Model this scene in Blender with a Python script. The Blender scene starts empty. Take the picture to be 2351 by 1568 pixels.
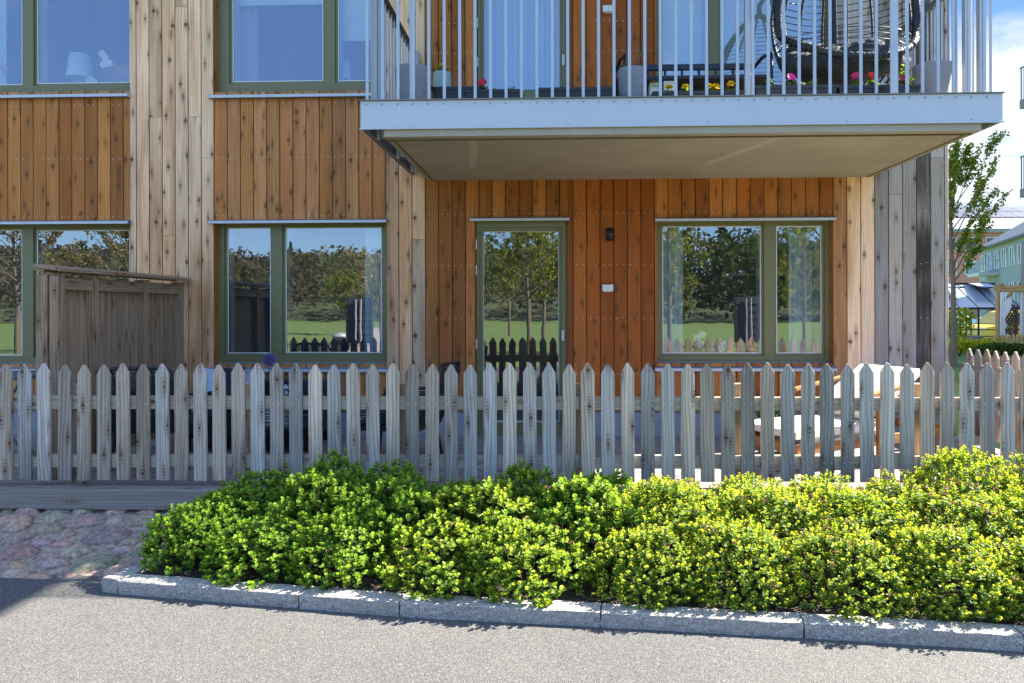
import bpy, math, random
from mathutils import Vector, Matrix, noise as mnoise
R = math.radians
rnd = random.Random(7)
scene = bpy.context.scene
COL = scene.collection

# ------------------------------------------------------------------ camera geometry
FPX, PW, PH = 1650.0, 2351.0, 1568.0
YAW, ROLL = R(2.0), 0.0022
CX, CY = 1280.0 - FPX*math.tan(YAW), 710.0
CAM = Vector((0, 0, 1.6))
FW = Vector((-math.sin(YAW), math.cos(YAW), 0))
RT0 = Vector((math.cos(YAW), math.sin(YAW), 0)); UP0 = Vector((0, 0, 1))
RT = RT0*math.cos(ROLL) - UP0*math.sin(ROLL)
UP = UP0*math.cos(ROLL) + RT0*math.sin(ROLL)
def ray(px, py): return FW*FPX + RT*(px-CX) - UP*(py-CY)
def at(px, py, Y):                      # point seen at that pixel of the photograph on the plane y = Y
    d = ray(px, py); return CAM + d*((Y-CAM.y)/d.y)
def atz(px, py, z):
    d = ray(px, py); return CAM + d*((z-CAM.z)/d.z)

# ------------------------------------------------------------------ mesh builder
class MB:
    def __init__(s): s.v = []; s.f = []; s.uv = []; s.c = []; s.m = []; s.sm = []
    def poly(s, pts, uvs=None, col=(0.5, 0.5, 0.5, 0), mi=0, smooth=False, cols=None):
        i = len(s.v); s.v += [tuple(p) for p in pts]
        s.f.append(tuple(range(i, i+len(pts))))
        s.uv.append(uvs or [(0, 0)]*len(pts)); s.c.append(cols or [col]*len(pts)); s.m.append(mi); s.sm.append(smooth)
    def grid(s, rows, col=(0.5, 0.5, 0.5, 0), mi=0, smooth=True, uvf=None, closed=False, colf=None):
        i = len(s.v); n = len(rows[0])
        for r in rows: s.v += [tuple(p) for p in r]
        for a in range(len(rows)-1):
            for b in range(n if closed else n-1):
                b2 = (b+1) % n
                ids = [(a, b), (a, b2), (a+1, b2), (a+1, b)]
                s.f.append(tuple(i+q[0]*n+q[1] for q in ids))
                s.uv.append([uvf(*q) if uvf else (q[1]*0.03, q[0]*0.05) for q in ids])
                s.c.append([colf(*q) for q in ids] if colf else [col]*4); s.m.append(mi); s.sm.append(smooth)
    def box(s, x0, x1, y0, y1, z0, z1, col=(0.5, 0.5, 0.5, 0), mi=0, M=None, off=None):
        P = [Vector((x, y, z)) for x in (x0, x1) for y in (y0, y1) for z in (z0, z1)]
        L = (abs(x1-x0), abs(y1-y0), abs(z1-z0)); ax = L.index(max(L))
        o = [k for k in range(3) if k != ax]
        ou, ov = off if off else (rnd.randint(1, 400)*1.37, rnd.random()*50)
        q = [(0, 1, 3, 2), (4, 6, 7, 5), (0, 4, 5, 1), (2, 3, 7, 6), (0, 2, 6, 4), (1, 5, 7, 3)]
        base = (x0, y0, z0)
        for k, fc in enumerate(q):
            fax = (0, 0, 1, 1, 2, 2)[k]
            uvs = []
            for w in fc:
                p = P[w]; d = [p[j]-base[j] for j in range(3)]
                if fax == ax: uvs.append((ou+d[o[0]], ov+d[o[1]]))
                else:
                    ua = o[0] if fax == o[1] else o[1]
                    uvs.append((ou+d[ua]+(0.6 if ua == o[1] else 0), ov+d[ax]))
            s.poly([M @ P[w] if M else P[w] for w in fc], uvs, col, mi)
    def beam(s, a, b, w, h, col=(0.5, 0.5, 0.5, 0), mi=0, up=Vector((0, 0, 1))):
        a = Vector(a); b = Vector(b); d = b-a; L = d.length; z = d/L
        x = up.cross(z)
        if x.length < 1e-4: x = Vector((1, 0, 0)).cross(z)
        x.normalize(); y = z.cross(x)
        M = Matrix((x, y, z)).transposed().to_4x4(); M.translation = a
        s.box(-w/2, w/2, -h/2, h/2, 0, L, col, mi, M)
    def tube(s, pts, r, n=8, col=(0.5, 0.5, 0.5, 0), mi=0, cap=True, closed=False):
        pts = [Vector(p) for p in pts]; rr = r if isinstance(r, (list, tuple)) else [r]*len(pts)
        rows = []; N = len(pts); px = None
        for k, p in enumerate(pts):
            t = (pts[(k+1) % N]-pts[k-1]) if closed else (pts[min(k+1, N-1)]-pts[max(k-1, 0)])
            if t.length < 1e-7: t = Vector((0, 0, 1))
            t.normalize()
            if px is None:
                px = t.orthogonal()
            px = px - t*px.dot(t)
            if px.length < 1e-6: px = t.orthogonal()
            px.normalize(); py = t.cross(px)
            rows.append([p+(px*math.cos(2*math.pi*j/n)+py*math.sin(2*math.pi*j/n))*rr[k] for j in range(n)])
        if closed: rows.append(rows[0])
        s.grid(rows, col, mi, True, closed=True)
        if cap and not closed:
            s.poly(rows[0][::-1], None, col, mi); s.poly(rows[-1], None, col, mi)
    def lathe(s, c, prof, n=24, col=(0.5, 0.5, 0.5, 0), mi=0, sx=1, sy=1):
        c = Vector(c)
        rows = [[c+Vector((r*sx*math.cos(2*math.pi*j/n), r*sy*math.sin(2*math.pi*j/n), z)) for j in range(n)] for r, z in prof]
        s.grid(rows, col, mi, True, closed=True)
    def ball(s, c, rx, ry, rz, n=12, m=8, col=(0.5, 0.5, 0.5, 0), mi=0, bump=0, seed=0):
        c = Vector(c); rows = []
        for a in range(m+1):
            t = math.pi*a/m; row = []
            for j in range(n):
                p = 2*math.pi*j/n
                d = Vector((math.sin(t)*math.cos(p), math.sin(t)*math.sin(p), -math.cos(t)))
                k = 1+bump*mnoise.noise(d*2.3+Vector((seed*3.1, seed, 0)))
                row.append(c+Vector((d.x*rx, d.y*ry, d.z*rz))*k)
            rows.append(row)
        s.grid(rows, col, mi, True, closed=True)
    def leaf(s, p, ax, nrm, L, W, col, mi=0):
        ax = ax.normalized(); side = ax.cross(nrm)
        if side.length < 1e-5: side = ax.orthogonal()
        side.normalize(); n2 = side.cross(ax)
        i = len(s.v); f = W*0.28
        P = [p, p+ax*L*0.45+side*W*0.5+n2*f, p+ax*L*0.8+side*W*0.42+n2*f*0.8, p+ax*L-n2*L*0.06,
             p+ax*L*0.8-side*W*0.42+n2*f*0.8, p+ax*L*0.45-side*W*0.5+n2*f]
        s.v += [tuple(q) for q in P]
        for fc in ((0, 1, 2, 3), (0, 3, 4, 5)):
            s.f.append(tuple(i+k for k in fc)); s.uv.append([(0, 0)]*4); s.c.append([col]*4); s.m.append(mi); s.sm.append(True)
    def mesh(s, name, mats):
        me = bpy.data.meshes.new(name)
        me.from_pydata(s.v, [], s.f)
        u = me.uv_layers.new(name='UVMap')
        u.data.foreach_set('uv', [t for fc in s.uv for q in fc for t in q])
        ca = me.color_attributes.new('Col', 'FLOAT_COLOR', 'CORNER')
        ca.data.foreach_set('color', [t for fc in s.c for q in fc for t in q])
        me.polygons.foreach_set('material_index', s.m)
        me.polygons.foreach_set('use_smooth', s.sm)
        for m in (mats if isinstance(mats, (list, tuple)) else [mats]): me.materials.append(m)
        me.update(); return me
    def build(s, name, mats, parent=None, bevel=0, loc=None, weld=False):
        if parent is not None and parent.type == 'EMPTY':
            pl = world_loc(parent)
        elif parent is not None: pl = world_loc(parent)
        else: pl = Vector(loc) if loc else Vector((0, 0, 0))
        if pl.length > 0: s.v = [(a-pl.x, b-pl.y, c-pl.z) for a, b, c in s.v]
        me = s.mesh(name, mats)
        o = bpy.data.objects.new(name, me); COL.objects.link(o)
        if parent is not None: o.parent = parent
        elif loc: o.location = loc
        if weld:
            w = o.modifiers.new('w', 'WELD'); w.merge_threshold = 0.0004
        if bevel:
            if not weld:
                w = o.modifiers.new('w', 'WELD'); w.merge_threshold = 0.0002
            b = o.modifiers.new('b', 'BEVEL'); b.width = bevel; b.segments = 2; b.limit_method = 'ANGLE'; b.angle_limit = R(40)
        return o
def world_loc(o):
    p = Vector(o.location); q = o.parent
    while q is not None: p = p + Vector(q.location); q = q.parent
    return p
def tag(o, label=None, cat=None, group=None, kind=None):
    if label: o['label'] = label
    if cat: o['category'] = cat
    if group: o['group'] = group
    if kind: o['kind'] = kind
    return o
def thing(name, label, cat, loc=(0, 0, 0), group=None):
    o = bpy.data.objects.new(name, None); COL.objects.link(o); o.location = loc
    o.empty_display_size = 0.1
    return tag(o, label, cat, group)
def pempty(name, parent):
    o = bpy.data.objects.new(name, None); COL.objects.link(o); o.parent = parent; o.empty_display_size = 0.1; return o
def struct(name, mb, mats, bevel=0, label=None):
    return tag(mb.build(name, mats, None, bevel), label, None, None, 'structure')
def copy_tree(o, parent=None):
    c = o.copy(); COL.objects.link(c)
    if parent is not None: c.parent = parent
    for ch in list(o.children): copy_tree(ch, c)
    return c

# ------------------------------------------------------------------ node helpers
class NT:
    def __init__(s, nt): s.nt = nt; s.n = nt.nodes; s.l = nt.links
    def node(s, t, **kw):
        n = s.n.new(t)
        for k, v in kw.items(): setattr(n, k, v)
        return n
    def set(s, sock, v):
        if isinstance(v, X): s.l.new(v.s, sock)
        elif hasattr(v, 'is_output'): s.l.new(v, sock)
        else: sock.default_value = v
    def m(s, op, a, b=0.0, c=0.0, clamp=False):
        n = s.node('ShaderNodeMath', operation=op); n.use_clamp = clamp
        s.set(n.inputs[0], a); s.set(n.inputs[1], b)
        if op in ('MULTIPLY_ADD', 'SMOOTH_MIN', 'COMPARE'): s.set(n.inputs[2], c)
        return X(s, n.outputs[0])
    def ss(s, e0, e1, x):
        n = s.node('ShaderNodeMapRange', interpolation_type='SMOOTHSTEP')
        s.set(n.inputs[0], x); s.set(n.inputs[1], e0); s.set(n.inputs[2], e1)
        return X(s, n.outputs[0])
    def mix(s, f, a, b, mode='MIX'):
        n = s.node('ShaderNodeMix', data_type='RGBA', blend_type=mode)
        s.set(n.inputs[0], f)
        for k, v in ((6, a), (7, b)):
            if isinstance(v, (tuple, list)): v = (v[0], v[1], v[2], 1)
            s.set(n.inputs[k], v)
        return X(s, n.outputs[2])
    def vec(s, x, y, z=0.0):
        n = s.node('ShaderNodeCombineXYZ')
        for k, v in enumerate((x, y, z)): s.set(n.inputs[k], v)
        return X(s, n.outputs[0])
    def sep(s, v):
        n = s.node('ShaderNodeSeparateXYZ'); s.set(n.inputs[0], v); return [X(s, o) for o in n.outputs]
    def noise(s, v, scale=1.0, detail=3.0, rough=0.5, dist=0.0):
        n = s.node('ShaderNodeTexNoise'); s.set(n.inputs['Vector'], v)
        n.inputs['Scale'].default_value = scale; n.inputs['Detail'].default_value = detail
        n.inputs['Roughness'].default_value = rough; n.inputs['Distortion'].default_value = dist
        return X(s, n.outputs[0])
    def voro(s, v, scale=1.0, dim='3D', feature='F1', rand=1.0):
        n = s.node('ShaderNodeTexVoronoi', voronoi_dimensions=dim, feature=feature); s.set(n.inputs['Vector'], v)
        n.inputs['Scale'].default_value = scale; n.inputs['Randomness'].default_value = rand
        return n
    def obj(s): return X(s, s.node('ShaderNodeTexCoord').outputs['Object'])
    def pos(s): return X(s, s.node('ShaderNodeNewGeometry').outputs['Position'])
    def bump(s, h, strength=0.3, dist=0.01):
        n = s.node('ShaderNodeBump'); s.set(n.inputs['Height'], h)
        n.inputs['Strength'].default_value = strength; n.inputs['Distance'].default_value = dist
        return n.outputs[0]
class X:
    def __init__(s, t, sock): s.t = t; s.s = sock
    def __add__(s, o): return s.t.m('ADD', s, o)
    __radd__ = __add__
    def __sub__(s, o): return s.t.m('SUBTRACT', s, o)
    def __rsub__(s, o): return s.t.m('SUBTRACT', o, s)
    def __mul__(s, o): return s.t.m('MULTIPLY', s, o)
    __rmul__ = __mul__
    def __truediv__(s, o): return s.t.m('DIVIDE', s, o)
def newmat(name):
    m = bpy.data.materials.new(name); m.use_nodes = True
    t = NT(m.node_tree); b = m.node_tree.nodes['Principled BSDF']
    return m, t, b
def simple(name, col, rough=0.5, metal=0.0, var=0.0, scale=8.0, bump=0.0, bscale=60.0, spec=0.5):
    m, t, b = newmat(name)
    b.inputs['Roughness'].default_value = rough; b.inputs['Metallic'].default_value = metal
    b.inputs['Specular IOR Level'].default_value = spec
    c = (col[0], col[1], col[2], 1)
    if var:
        n = t.noise(t.obj(), scale, 4, 0.6)
        cc = t.mix(n, tuple(x*(1-var) for x in col), tuple(min(1, x*(1+var)) for x in col))
        t.set(b.inputs['Base Color'], cc)
    else: b.inputs['Base Color'].default_value = c
    if bump: t.set(b.inputs['Normal'], t.bump(t.noise(t.obj(), bscale, 3), bump, 0.01))
    return m

# wood: UV (metres; u across the board, v along it); Col = (weather, redness, tone, stain) where attr is True
def wood(name, brown, red, tan, grey, attr=False, weather=0.5, contrast=1.0, knot=1.0, rough=0.75, stain_c=(0.03, 0.026, 0.024), objrand=False, endstain=0.0):
    m, t, b = newmat(name)
    uvn = t.node('ShaderNodeUVMap'); uvn.uv_map = 'UVMap'
    u, v, _ = t.sep(X(t, uvn.outputs[0]))
    rv = None
    if objrand:
        oi = t.node('ShaderNodeObjectInfo'); rv = X(t, oi.outputs['Random'])
        u = u + rv*137.0; v = v + rv*71.0
    kv = t.vec(u/0.16, v/0.27, 0.0)
    vn = t.voro(kv, 1.0, '2D')
    ps = t.node('ShaderNodeVectorMath', operation='SUBTRACT')
    t.set(ps.inputs[0], kv); t.l.new(vn.outputs['Position'], ps.inputs[1])
    dx, dy, _ = t.sep(X(t, ps.outputs[0]))
    cr, cg, cb = t.sep(X(t, vn.outputs['Color']))
    present = t.ss(0.17, 0.22, cg)
    g = t.m('POWER', 2.718, (dx*dx*22.0 + dy*dy*11.0)*(-1.0))*present
    wn = t.noise(t.vec(u*3.0, v*0.7, 0.3), 1.0, 2.0)
    ug = u - dx*g*0.055 + (wn-0.5)*0.07
    s1 = t.ss(0.28, 0.72, t.noise(t.vec(ug*48.0, v*0.8, 0.0), 1.0, 4.0, 0.65))
    s2 = t.noise(t.vec(ug*260.0, v*4.0, 2.0), 1.0, 2.0, 0.6)
    ring = t.m('SINE', ug*230.0 + wn*16.0)*0.5+0.5
    big = t.noise(t.vec(u*9.0, v*0.9, 5.0), 1.0, 3.0)
    rad = (cr*0.075+0.062)*knot
    asp = t.m('SQRT', dx*dx*0.8+dy*dy*(cb*2.2+0.7))
    kmask = (1.0 - t.ss(rad*0.75, rad*1.1, asp))*present
    kring = t.ss(rad*0.55, rad*0.95, asp)*kmask
    halo = t.m('POWER', 2.718, (dx*dx*75.0 + dy*dy*13.0)*(-1.0))*present
    if attr:
        an = t.node('ShaderNodeAttribute'); an.attribute_name = 'Col'
        w, rd, tone = t.sep(X(t, an.outputs['Color'])); stain = X(t, an.outputs['Alpha'])
        w = t.m('ADD', w, (big-0.5)*0.45*t.ss(0.02, 0.3, w), clamp=True)
    else:
        w = t.m('ADD', (big-0.5)*0.5, weather, clamp=True); rd = 0.0; stain = None
        tone = rv if rv is not None else 0.5
        if rv is not None: w = t.m('ADD', w, (t.m('FRACT', rv*17.3)-0.5)*0.6, clamp=True)
    c = t.mix(rd, brown, red)
    c = t.mix(t.ss(0.0, 0.5, w), c, tan)
    c = t.mix(t.ss(0.5, 1.0, w), c, grey)
    c = t.mix((1.0-s1)*0.40*contrast, c, t.mix(0.55, c, (0.05, 0.028, 0.014)))
    c = t.mix(t.ss(0.45, 0.85, s2)*0.45*contrast, c, t.mix(0.6, c, (0.06, 0.035, 0.02)))
    c = t.mix(t.ss(0.6, 1.0, ring)*0.30*contrast, c, t.mix(0.6, c, (0.07, 0.035, 0.015)))
    bc = t.node('ShaderNodeBrightContrast')
    c = t.mix(halo*0.75, c, t.mix(0.6, c, (0.12, 0.05, 0.015)))
    c = t.mix(t.ss(0.35, 0.9, t.m('SINE', asp*(44.0) + s1*1.5))*halo*0.55*contrast, c, t.mix(0.65, c, (0.06, 0.028, 0.01)))
    kc = t.mix(kring, (0.17, 0.062, 0.020), (0.045, 0.019, 0.008))
    kc = t.mix(t.ss(0.5, 1.0, w)*0.6, kc, (0.10, 0.085, 0.075))
    c = t.mix(kmask*t.ss(-0.2, 0.6, cb)*0.88, c, kc)
    tn = t.m('MULTIPLY_ADD', tone, 0.72, 0.62) + (big-0.5)*0.75
    hs = t.node('ShaderNodeHueSaturation'); t.set(hs.inputs['Value'], tn); t.set(hs.inputs['Color'], c)
    c = X(t, hs.outputs[0])
    if stain is not None:
        sn = t.noise(t.vec(u*28.0, v*1.6, 9.0), 1.0, 4.0, 0.65)
        c = t.mix(t.ss(0.0, 0.55, stain*1.25 - sn*0.75 + 0.02), c, stain_c)
    if endstain:
        oz = t.sep(t.pos())[2]
        sn = t.noise(t.vec(u*40.0, v*2.5, 9.0), 1.0, 4.0, 0.7)
        k = t.ss(0.95, 0.15, oz + (sn-0.5)*1.1)
        if rv is not None: k = k*t.ss(0.0, 0.9, t.m('FRACT', rv*7.31))
        c = t.mix(k*endstain, c, t.mix(0.65, c, stain_c))
    t.set(b.inputs['Base Color'], c)
    b.inputs['Roughness'].default_value = rough; b.inputs['Specular IOR Level'].default_value = 0.25
    t.set(b.inputs['Normal'], t.bump(s1*0.6+s2*0.5-kring*0.3, 0.35, 0.003))
    m.node_tree.nodes.remove(bc)
    return m

M = {}
M['clad'] = wood('cladding_wood', (0.61, 0.245, 0.062), (0.40, 0.098, 0.014), (0.95, 0.61, 0.375), (0.45, 0.40, 0.365), attr=True, contrast=1.0, stain_c=(0.05, 0.038, 0.03))
M['fence'] = wood('weathered_fence_wood', (0.40, 0.26, 0.15), (0.3, 0.15, 0.07), (0.72, 0.56, 0.415), (0.60, 0.545, 0.475), weather=0.74, objrand=True, contrast=1.9, knot=0.75, endstain=0.9)
M['rail'] = wood('rail_wood', (0.5, 0.34, 0.2), (0.3, 0.15, 0.07), (0.55, 0.45, 0.33), (0.46, 0.43, 0.38), weather=0.62, knot=0.7)
M['post'] = wood('post_wood', (0.5, 0.36, 0.21), (0.3, 0.15, 0.07), (0.52, 0.40, 0.27), (0.4, 0.36, 0.3), weather=0.4, knot=0.7)
M['screen'] = wood('screen_wood', (0.27, 0.17, 0.10), (0.3, 0.15, 0.07), (0.50, 0.335, 0.21), (0.42, 0.355, 0.295), weather=0.52, contrast=2.0, knot=0.8)
M['beam'] = wood('beam_wood', (0.3, 0.22, 0.15), (0.3, 0.15, 0.07), (0.34, 0.28, 0.225), (0.30, 0.27, 0.24), weather=0.8, contrast=1.1, knot=0.7)
M['deck'] = wood('deck_wood', (0.34, 0.25, 0.2), (0.3, 0.15, 0.07), (0.36, 0.30, 0.27), (0.33, 0.31, 0.31), weather=0.8, knot=0.5)
M['teak'] = wood('teak_wood', (0.42, 0.2, 0.075), (0.3, 0.15, 0.07), (0.45, 0.25, 0.11), (0.4, 0.3, 0.2), weather=0.12, knot=0.3)
M['pine'] = wood('garden_pine', (0.55, 0.36, 0.15), (0.3, 0.15, 0.07), (0.55, 0.40, 0.2), (0.45, 0.38, 0.26), weather=0.15, knot=0.5)
M['backing'] = simple('dark_backing', (0.012, 0.010, 0.008), 0.9)
M['nail'] = simple('nail_steel', (0.75, 0.74, 0.72), 0.35, 0.3)
M['frame'] = simple('olive_green_paint', (0.185, 0.168, 0.072), 0.42, 0, 0.06, 3)
M['white'] = simple('white_paint', (0.78, 0.79, 0.78), 0.5)
M['alu'] = simple('grey_painted_sheet', (0.52, 0.53, 0.56), 0.38, 0.15, 0.04, 2.5)
M['alu_dark'] = simple('dark_flashing', (0.16, 0.18, 0.215), 0.4, 0.2)
M['galv'] = simple('galvanised_bar', (0.46, 0.475, 0.505), 0.42, 0.3, 0.06, 4)
M['steel_dark'] = simple('grey_steel_channel', (0.17, 0.18, 0.18), 0.5, 0.3, 0.1, 5)
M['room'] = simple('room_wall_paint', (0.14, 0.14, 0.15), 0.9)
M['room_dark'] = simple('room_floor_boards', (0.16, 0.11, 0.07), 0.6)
M['black'] = simple('black_metal', (0.012, 0.013, 0.016), 0.4)
M['wicker'] = simple('black_wicker', (0.016, 0.017, 0.020), 0.5, 0, 0.3, 40)
M['navy'] = simple('black_painted_wood', (0.010, 0.013, 0.024), 0.35)
M['potgrey'] = simple('grey_concrete_pot', (0.27, 0.27, 0.30), 0.8, 0, 0.1, 14, 0.25, 90)
M['potgreen'] = simple('pale_green_ceramic', (0.32, 0.42, 0.38), 0.45)
M['trough'] = simple('black_plastic', (0.022, 0.025, 0.032), 0.42)
M['cushdark'] = simple('charcoal_cushion', (0.045, 0.047, 0.055), 0.9, 0, 0.12, 20, 0.3, 300)
M['cream'] = simple('cream_cushion', (0.72, 0.66, 0.58), 0.9, 0, 0.04, 9)
M['blind'] = None
M['curtain'] = simple('sheer_curtain', (0.62, 0.70, 0.78), 0.9)
M['pink'] = simple('pink_curtain', (0.55, 0.33, 0.42), 0.9)
M['shade'] = simple('lamp_shade_linen', (0.85, 0.85, 0.84), 0.8)
M['plastic'] = simple('white_plastic', (0.78, 0.76, 0.70), 0.4)
M['bark'] = simple('tree_bark', (0.15, 0.12, 0.095), 0.9, 0, 0.35, 18, 0.5, 40)
M['stemb'] = simple('brown_twig', (0.085, 0.052, 0.034), 0.9, 0, 0.3, 40)
M['plinth'] = simple('grey_plinth', (0.30, 0.32, 0.35), 0.85, 0, 0.08, 5, 0.2, 120)

def mat_concrete():
    m, t, b = newmat('raw_concrete_soffit')
    p = t.pos()
    n1 = t.noise(p, 1.3, 5, 0.65); n2 = t.noise(p, 14, 4, 0.6)
    x, y, z = t.sep(p)
    st = t.noise(t.vec(x*1.2, y*9.0, 0.0), 1.0, 4, 0.7)
    c = t.mix(t.ss(0.3, 0.7, n1), (0.37, 0.315, 0.24), (0.45, 0.39, 0.31))
    c = t.mix(t.ss(0.45, 0.8, st)*0.45, c, (0.32, 0.255, 0.18))
    c = t.mix(t.ss(0.55, 0.8, n2)*0.3, c, (0.58, 0.51, 0.42))
    def scuff(x0, y0, x1, y1, w):                                       # pale drag marks of the formwork
        L = math.hypot(x1-x0, y1-y0); nx, ny = -(y1-y0)/L, (x1-x0)/L
        d = t.m('ABSOLUTE', (x-x0)*nx + (y-y0)*ny)
        a = (x-x0)*((x1-x0)/L) + (y-y0)*((y1-y0)/L)
        return (1.0-t.ss(w*0.3, w, d + (n2-0.5)*w*1.2))*t.ss(-0.1, 0.15, a)*(1.0-t.ss(L-0.2, L, a))
    c = t.mix(scuff(-0.66, 5.7, -0.82, 6.9, 0.05)*0.45, c, (0.70, 0.63, 0.54))
    c = t.mix(scuff(1.75, 5.75, 1.35, 6.9, 0.06)*0.35, c, (0.70, 0.63, 0.54))
    t.set(b.inputs['Base Color'], c); b.inputs['Roughness'].default_value = 0.9
    t.set(b.inputs['Normal'], t.bump(n2, 0.25, 0.01))
    return m
M['concrete'] = mat_concrete()

def mat_glass(name, refl=0.185, tint=(0.85, 0.92, 0.92)):
    m, t, b = newmat(name); nt = m.node_tree; nt.nodes.remove(b)
    out = nt.nodes['Material Output']
    tr = t.node('ShaderNodeBsdfTransparent'); tr.inputs[0].default_value = (*tint, 1)
    gl = t.node('ShaderNodeBsdfGlossy'); gl.inputs['Roughness'].default_value = 0.004; gl.inputs[0].default_value = (0.94, 0.97, 1, 1)
    wv = t.noise(t.pos(), 2.2, 2.0)
    nb = t.bump(wv, 0.05, 0.010); t.l.new(nb, gl.inputs['Normal'])
    lw = t.node('ShaderNodeLayerWeight'); lw.inputs[0].default_value = 0.35
    f = t.m('MULTIPLY_ADD', X(t, lw.outputs['Fresnel']), 0.8, refl, clamp=True)
    mx = t.node('ShaderNodeMixShader'); t.set(mx.inputs[0], f)
    t.l.new(tr.outputs[0], mx.inputs[1]); t.l.new(gl.outputs[0], mx.inputs[2])
    df = t.node('ShaderNodeBsdfDiffuse'); df.inputs[0].default_value = (0.75, 0.75, 0.72, 1)
    p = t.pos(); x, y, z = t.sep(p)
    sm = t.ss(0.35, 0.8, t.noise(t.vec(x*5.0, 0.0, z*1.4), 1.0, 5, 0.7))*0.045 + 0.012
    m2 = t.node('ShaderNodeMixShader'); t.set(m2.inputs[0], sm); t.l.new(mx.outputs[0], m2.inputs[1]); t.l.new(df.outputs[0], m2.inputs[2])
    t.l.new(m2.outputs[0], out.inputs[0])
    return m
M['glass'] = mat_glass('window_glass')
M['gglass'] = mat_glass('greenhouse_glass', 0.2, (0.9, 0.95, 0.95))

def mat_blind():
    m, t, b = newmat('white_venetian_slats')
    z = t.sep(t.pos())[2]
    s = t.m('FRACT', z/0.026)
    t.set(b.inputs['Base Color'], t.mix(t.ss(0.0, 0.25, s), (0.45, 0.5, 0.55), (0.8, 0.84, 0.86)))
    b.inputs['Roughness'].default_value = 0.6
    t.set(b.inputs['Normal'], t.bump(s, 0.5, 0.02))
    return m
M['blind'] = mat_blind()

def mat_leaf(name, gain=1.0, trans=0.45):
    m, t, b = newmat(name); nt = m.node_tree
    an = t.node('ShaderNodeAttribute'); an.attribute_name = 'Col'
    c = X(t, an.outputs['Color'])
    if gain != 1.0: c = t.mix(1.0, c, (gain, gain, gain), 'MULTIPLY')
    t.set(b.inputs['Base Color'], c); b.inputs['Roughness'].default_value = 0.5; b.inputs['Specular IOR Level'].default_value = 0.2
    tl = t.node('ShaderNodeBsdfTranslucent')
    t.set(tl.inputs[0], t.mix(1.0, c, (1.5, 1.35, 0.6), 'MULTIPLY'))
    mx = t.node('ShaderNodeMixShader'); mx.inputs[0].default_value = trans
    t.l.new(b.outputs[0], mx.inputs[1]); t.l.new(tl.outputs[0], mx.inputs[2])
    t.l.new(mx.outputs[0], nt.nodes['Material Output'].inputs[0])
    return m
M['leaf'] = mat_leaf('shrub_leaf')
M['tleaf'] = mat_leaf('tree_leaf', 1.0, 0.5)
M['vcol'] = None
def mat_vcol():
    m, t, b = newmat('coloured_petal')
    an = t.node('ShaderNodeAttribute'); an.attribute_name = 'Col'
    t.l.new(an.outputs['Color'], b.inputs['Base Color']); b.inputs['Roughness'].default_value = 0.55
    return m
M['vcol'] = mat_vcol()

def mat_asphalt():
    m, t, b = newmat('weathered_asphalt')
    p = t.pos()
    v = t.voro(p, 215.0); v2 = t.voro(p, 110.0)
    n = t.noise(p, 1.1, 4, 0.6); n3 = t.noise(p, 320.0, 2)
    cr = t.sep(X(t, v.outputs['Color']))[0]; c2 = t.sep(X(t, v2.outputs['Color']))[1]
    g = t.ss(0.15, 1.0, cr)*0.6 + c2*0.22 + n3*0.3
    c = t.mix(g, (0.040, 0.040, 0.040), (0.150, 0.143, 0.133))
    c = t.mix(t.ss(0.72, 0.98, cr)*0.5, c, (0.25, 0.235, 0.205))
    c = t.mix(t.ss(0.35, 0.7, n)*0.35, c, t.mix(0.35, c, (0.14, 0.12, 0.095)))
    n5 = t.noise(p, 0.45, 5, 0.6)
    c = t.mix(t.ss(0.38, 0.66, n5)*0.5, c, t.mix(1.0, c, (0.74, 0.755, 0.78), 'MULTIPLY'))
    fl = t.noise(p, 23.0, 3, 0.6)
    c = t.mix(t.ss(0.70, 0.76, fl)*0.5, c, (0.10, 0.065, 0.035))
    t.set(b.inputs['Base Color'], c); b.inputs['Roughness'].default_value = 0.85
    d = X(t, v.outputs['Distance'])
    t.set(b.inputs['Normal'], t.bump((1.0-d)*0.7+c2*0.5, 0.75, 0.006))
    return m
M['asphalt'] = mat_asphalt()
def mat_granite(name, a, bb, c3):
    m, t, b = newmat(name)
    p = t.pos(); v = t.voro(p, 260.0); n = t.noise(p, 3.5, 5, 0.65); n2 = t.noise(p, 40.0, 4, 0.7)
    cr = t.sep(X(t, v.outputs['Color']))[0]
    c = t.mix(t.ss(0.2, 0.8, cr*0.45+n2*0.55), a, bb)
    c = t.mix(t.ss(0.45, 0.7, n)*0.4, c, c3)
    t.set(b.inputs['Base Color'], c); b.inputs['Roughness'].default_value = 0.8
    t.set(b.inputs['Normal'], t.bump(n2*0.9+cr*0.2+n*0.6, 1.0, 0.02))
    return m
M['granite'] = mat_granite('grey_granite', (0.23, 0.21, 0.185), (0.68, 0.63, 0.55), (0.42, 0.36, 0.30))
def mat_cobble():
    m, t, b = newmat('cobblestones_in_mortar')
    an = t.node('ShaderNodeAttribute'); an.attribute_name = 'Col'
    p = t.pos(); n = t.noise(p, 30.0, 5, 0.7, 0.6); n2 = t.noise(p, 140.0, 3)
    c = t.mix(t.ss(0.3, 0.7, n), t.mix(1.0, X(t, an.outputs['Color']), (0.55, 0.55, 0.56), 'MULTIPLY'), t.mix(1.0, X(t, an.outputs['Color']), (1.55, 1.5, 1.44), 'MULTIPLY'))
    c = t.mix(1.0, t.mix(t.ss(0.55, 0.72, n2)*0.35, c, (0.42, 0.41, 0.40)), (1.42, 1.12, 0.84), 'MULTIPLY')
    t.set(b.inputs['Base Color'], c); b.inputs['Roughness'].default_value = 0.75
    t.set(b.inputs['Normal'], t.bump(n*0.8+n2*0.3, 0.8, 0.015))
    return m
M['cobble'] = mat_cobble()
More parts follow.
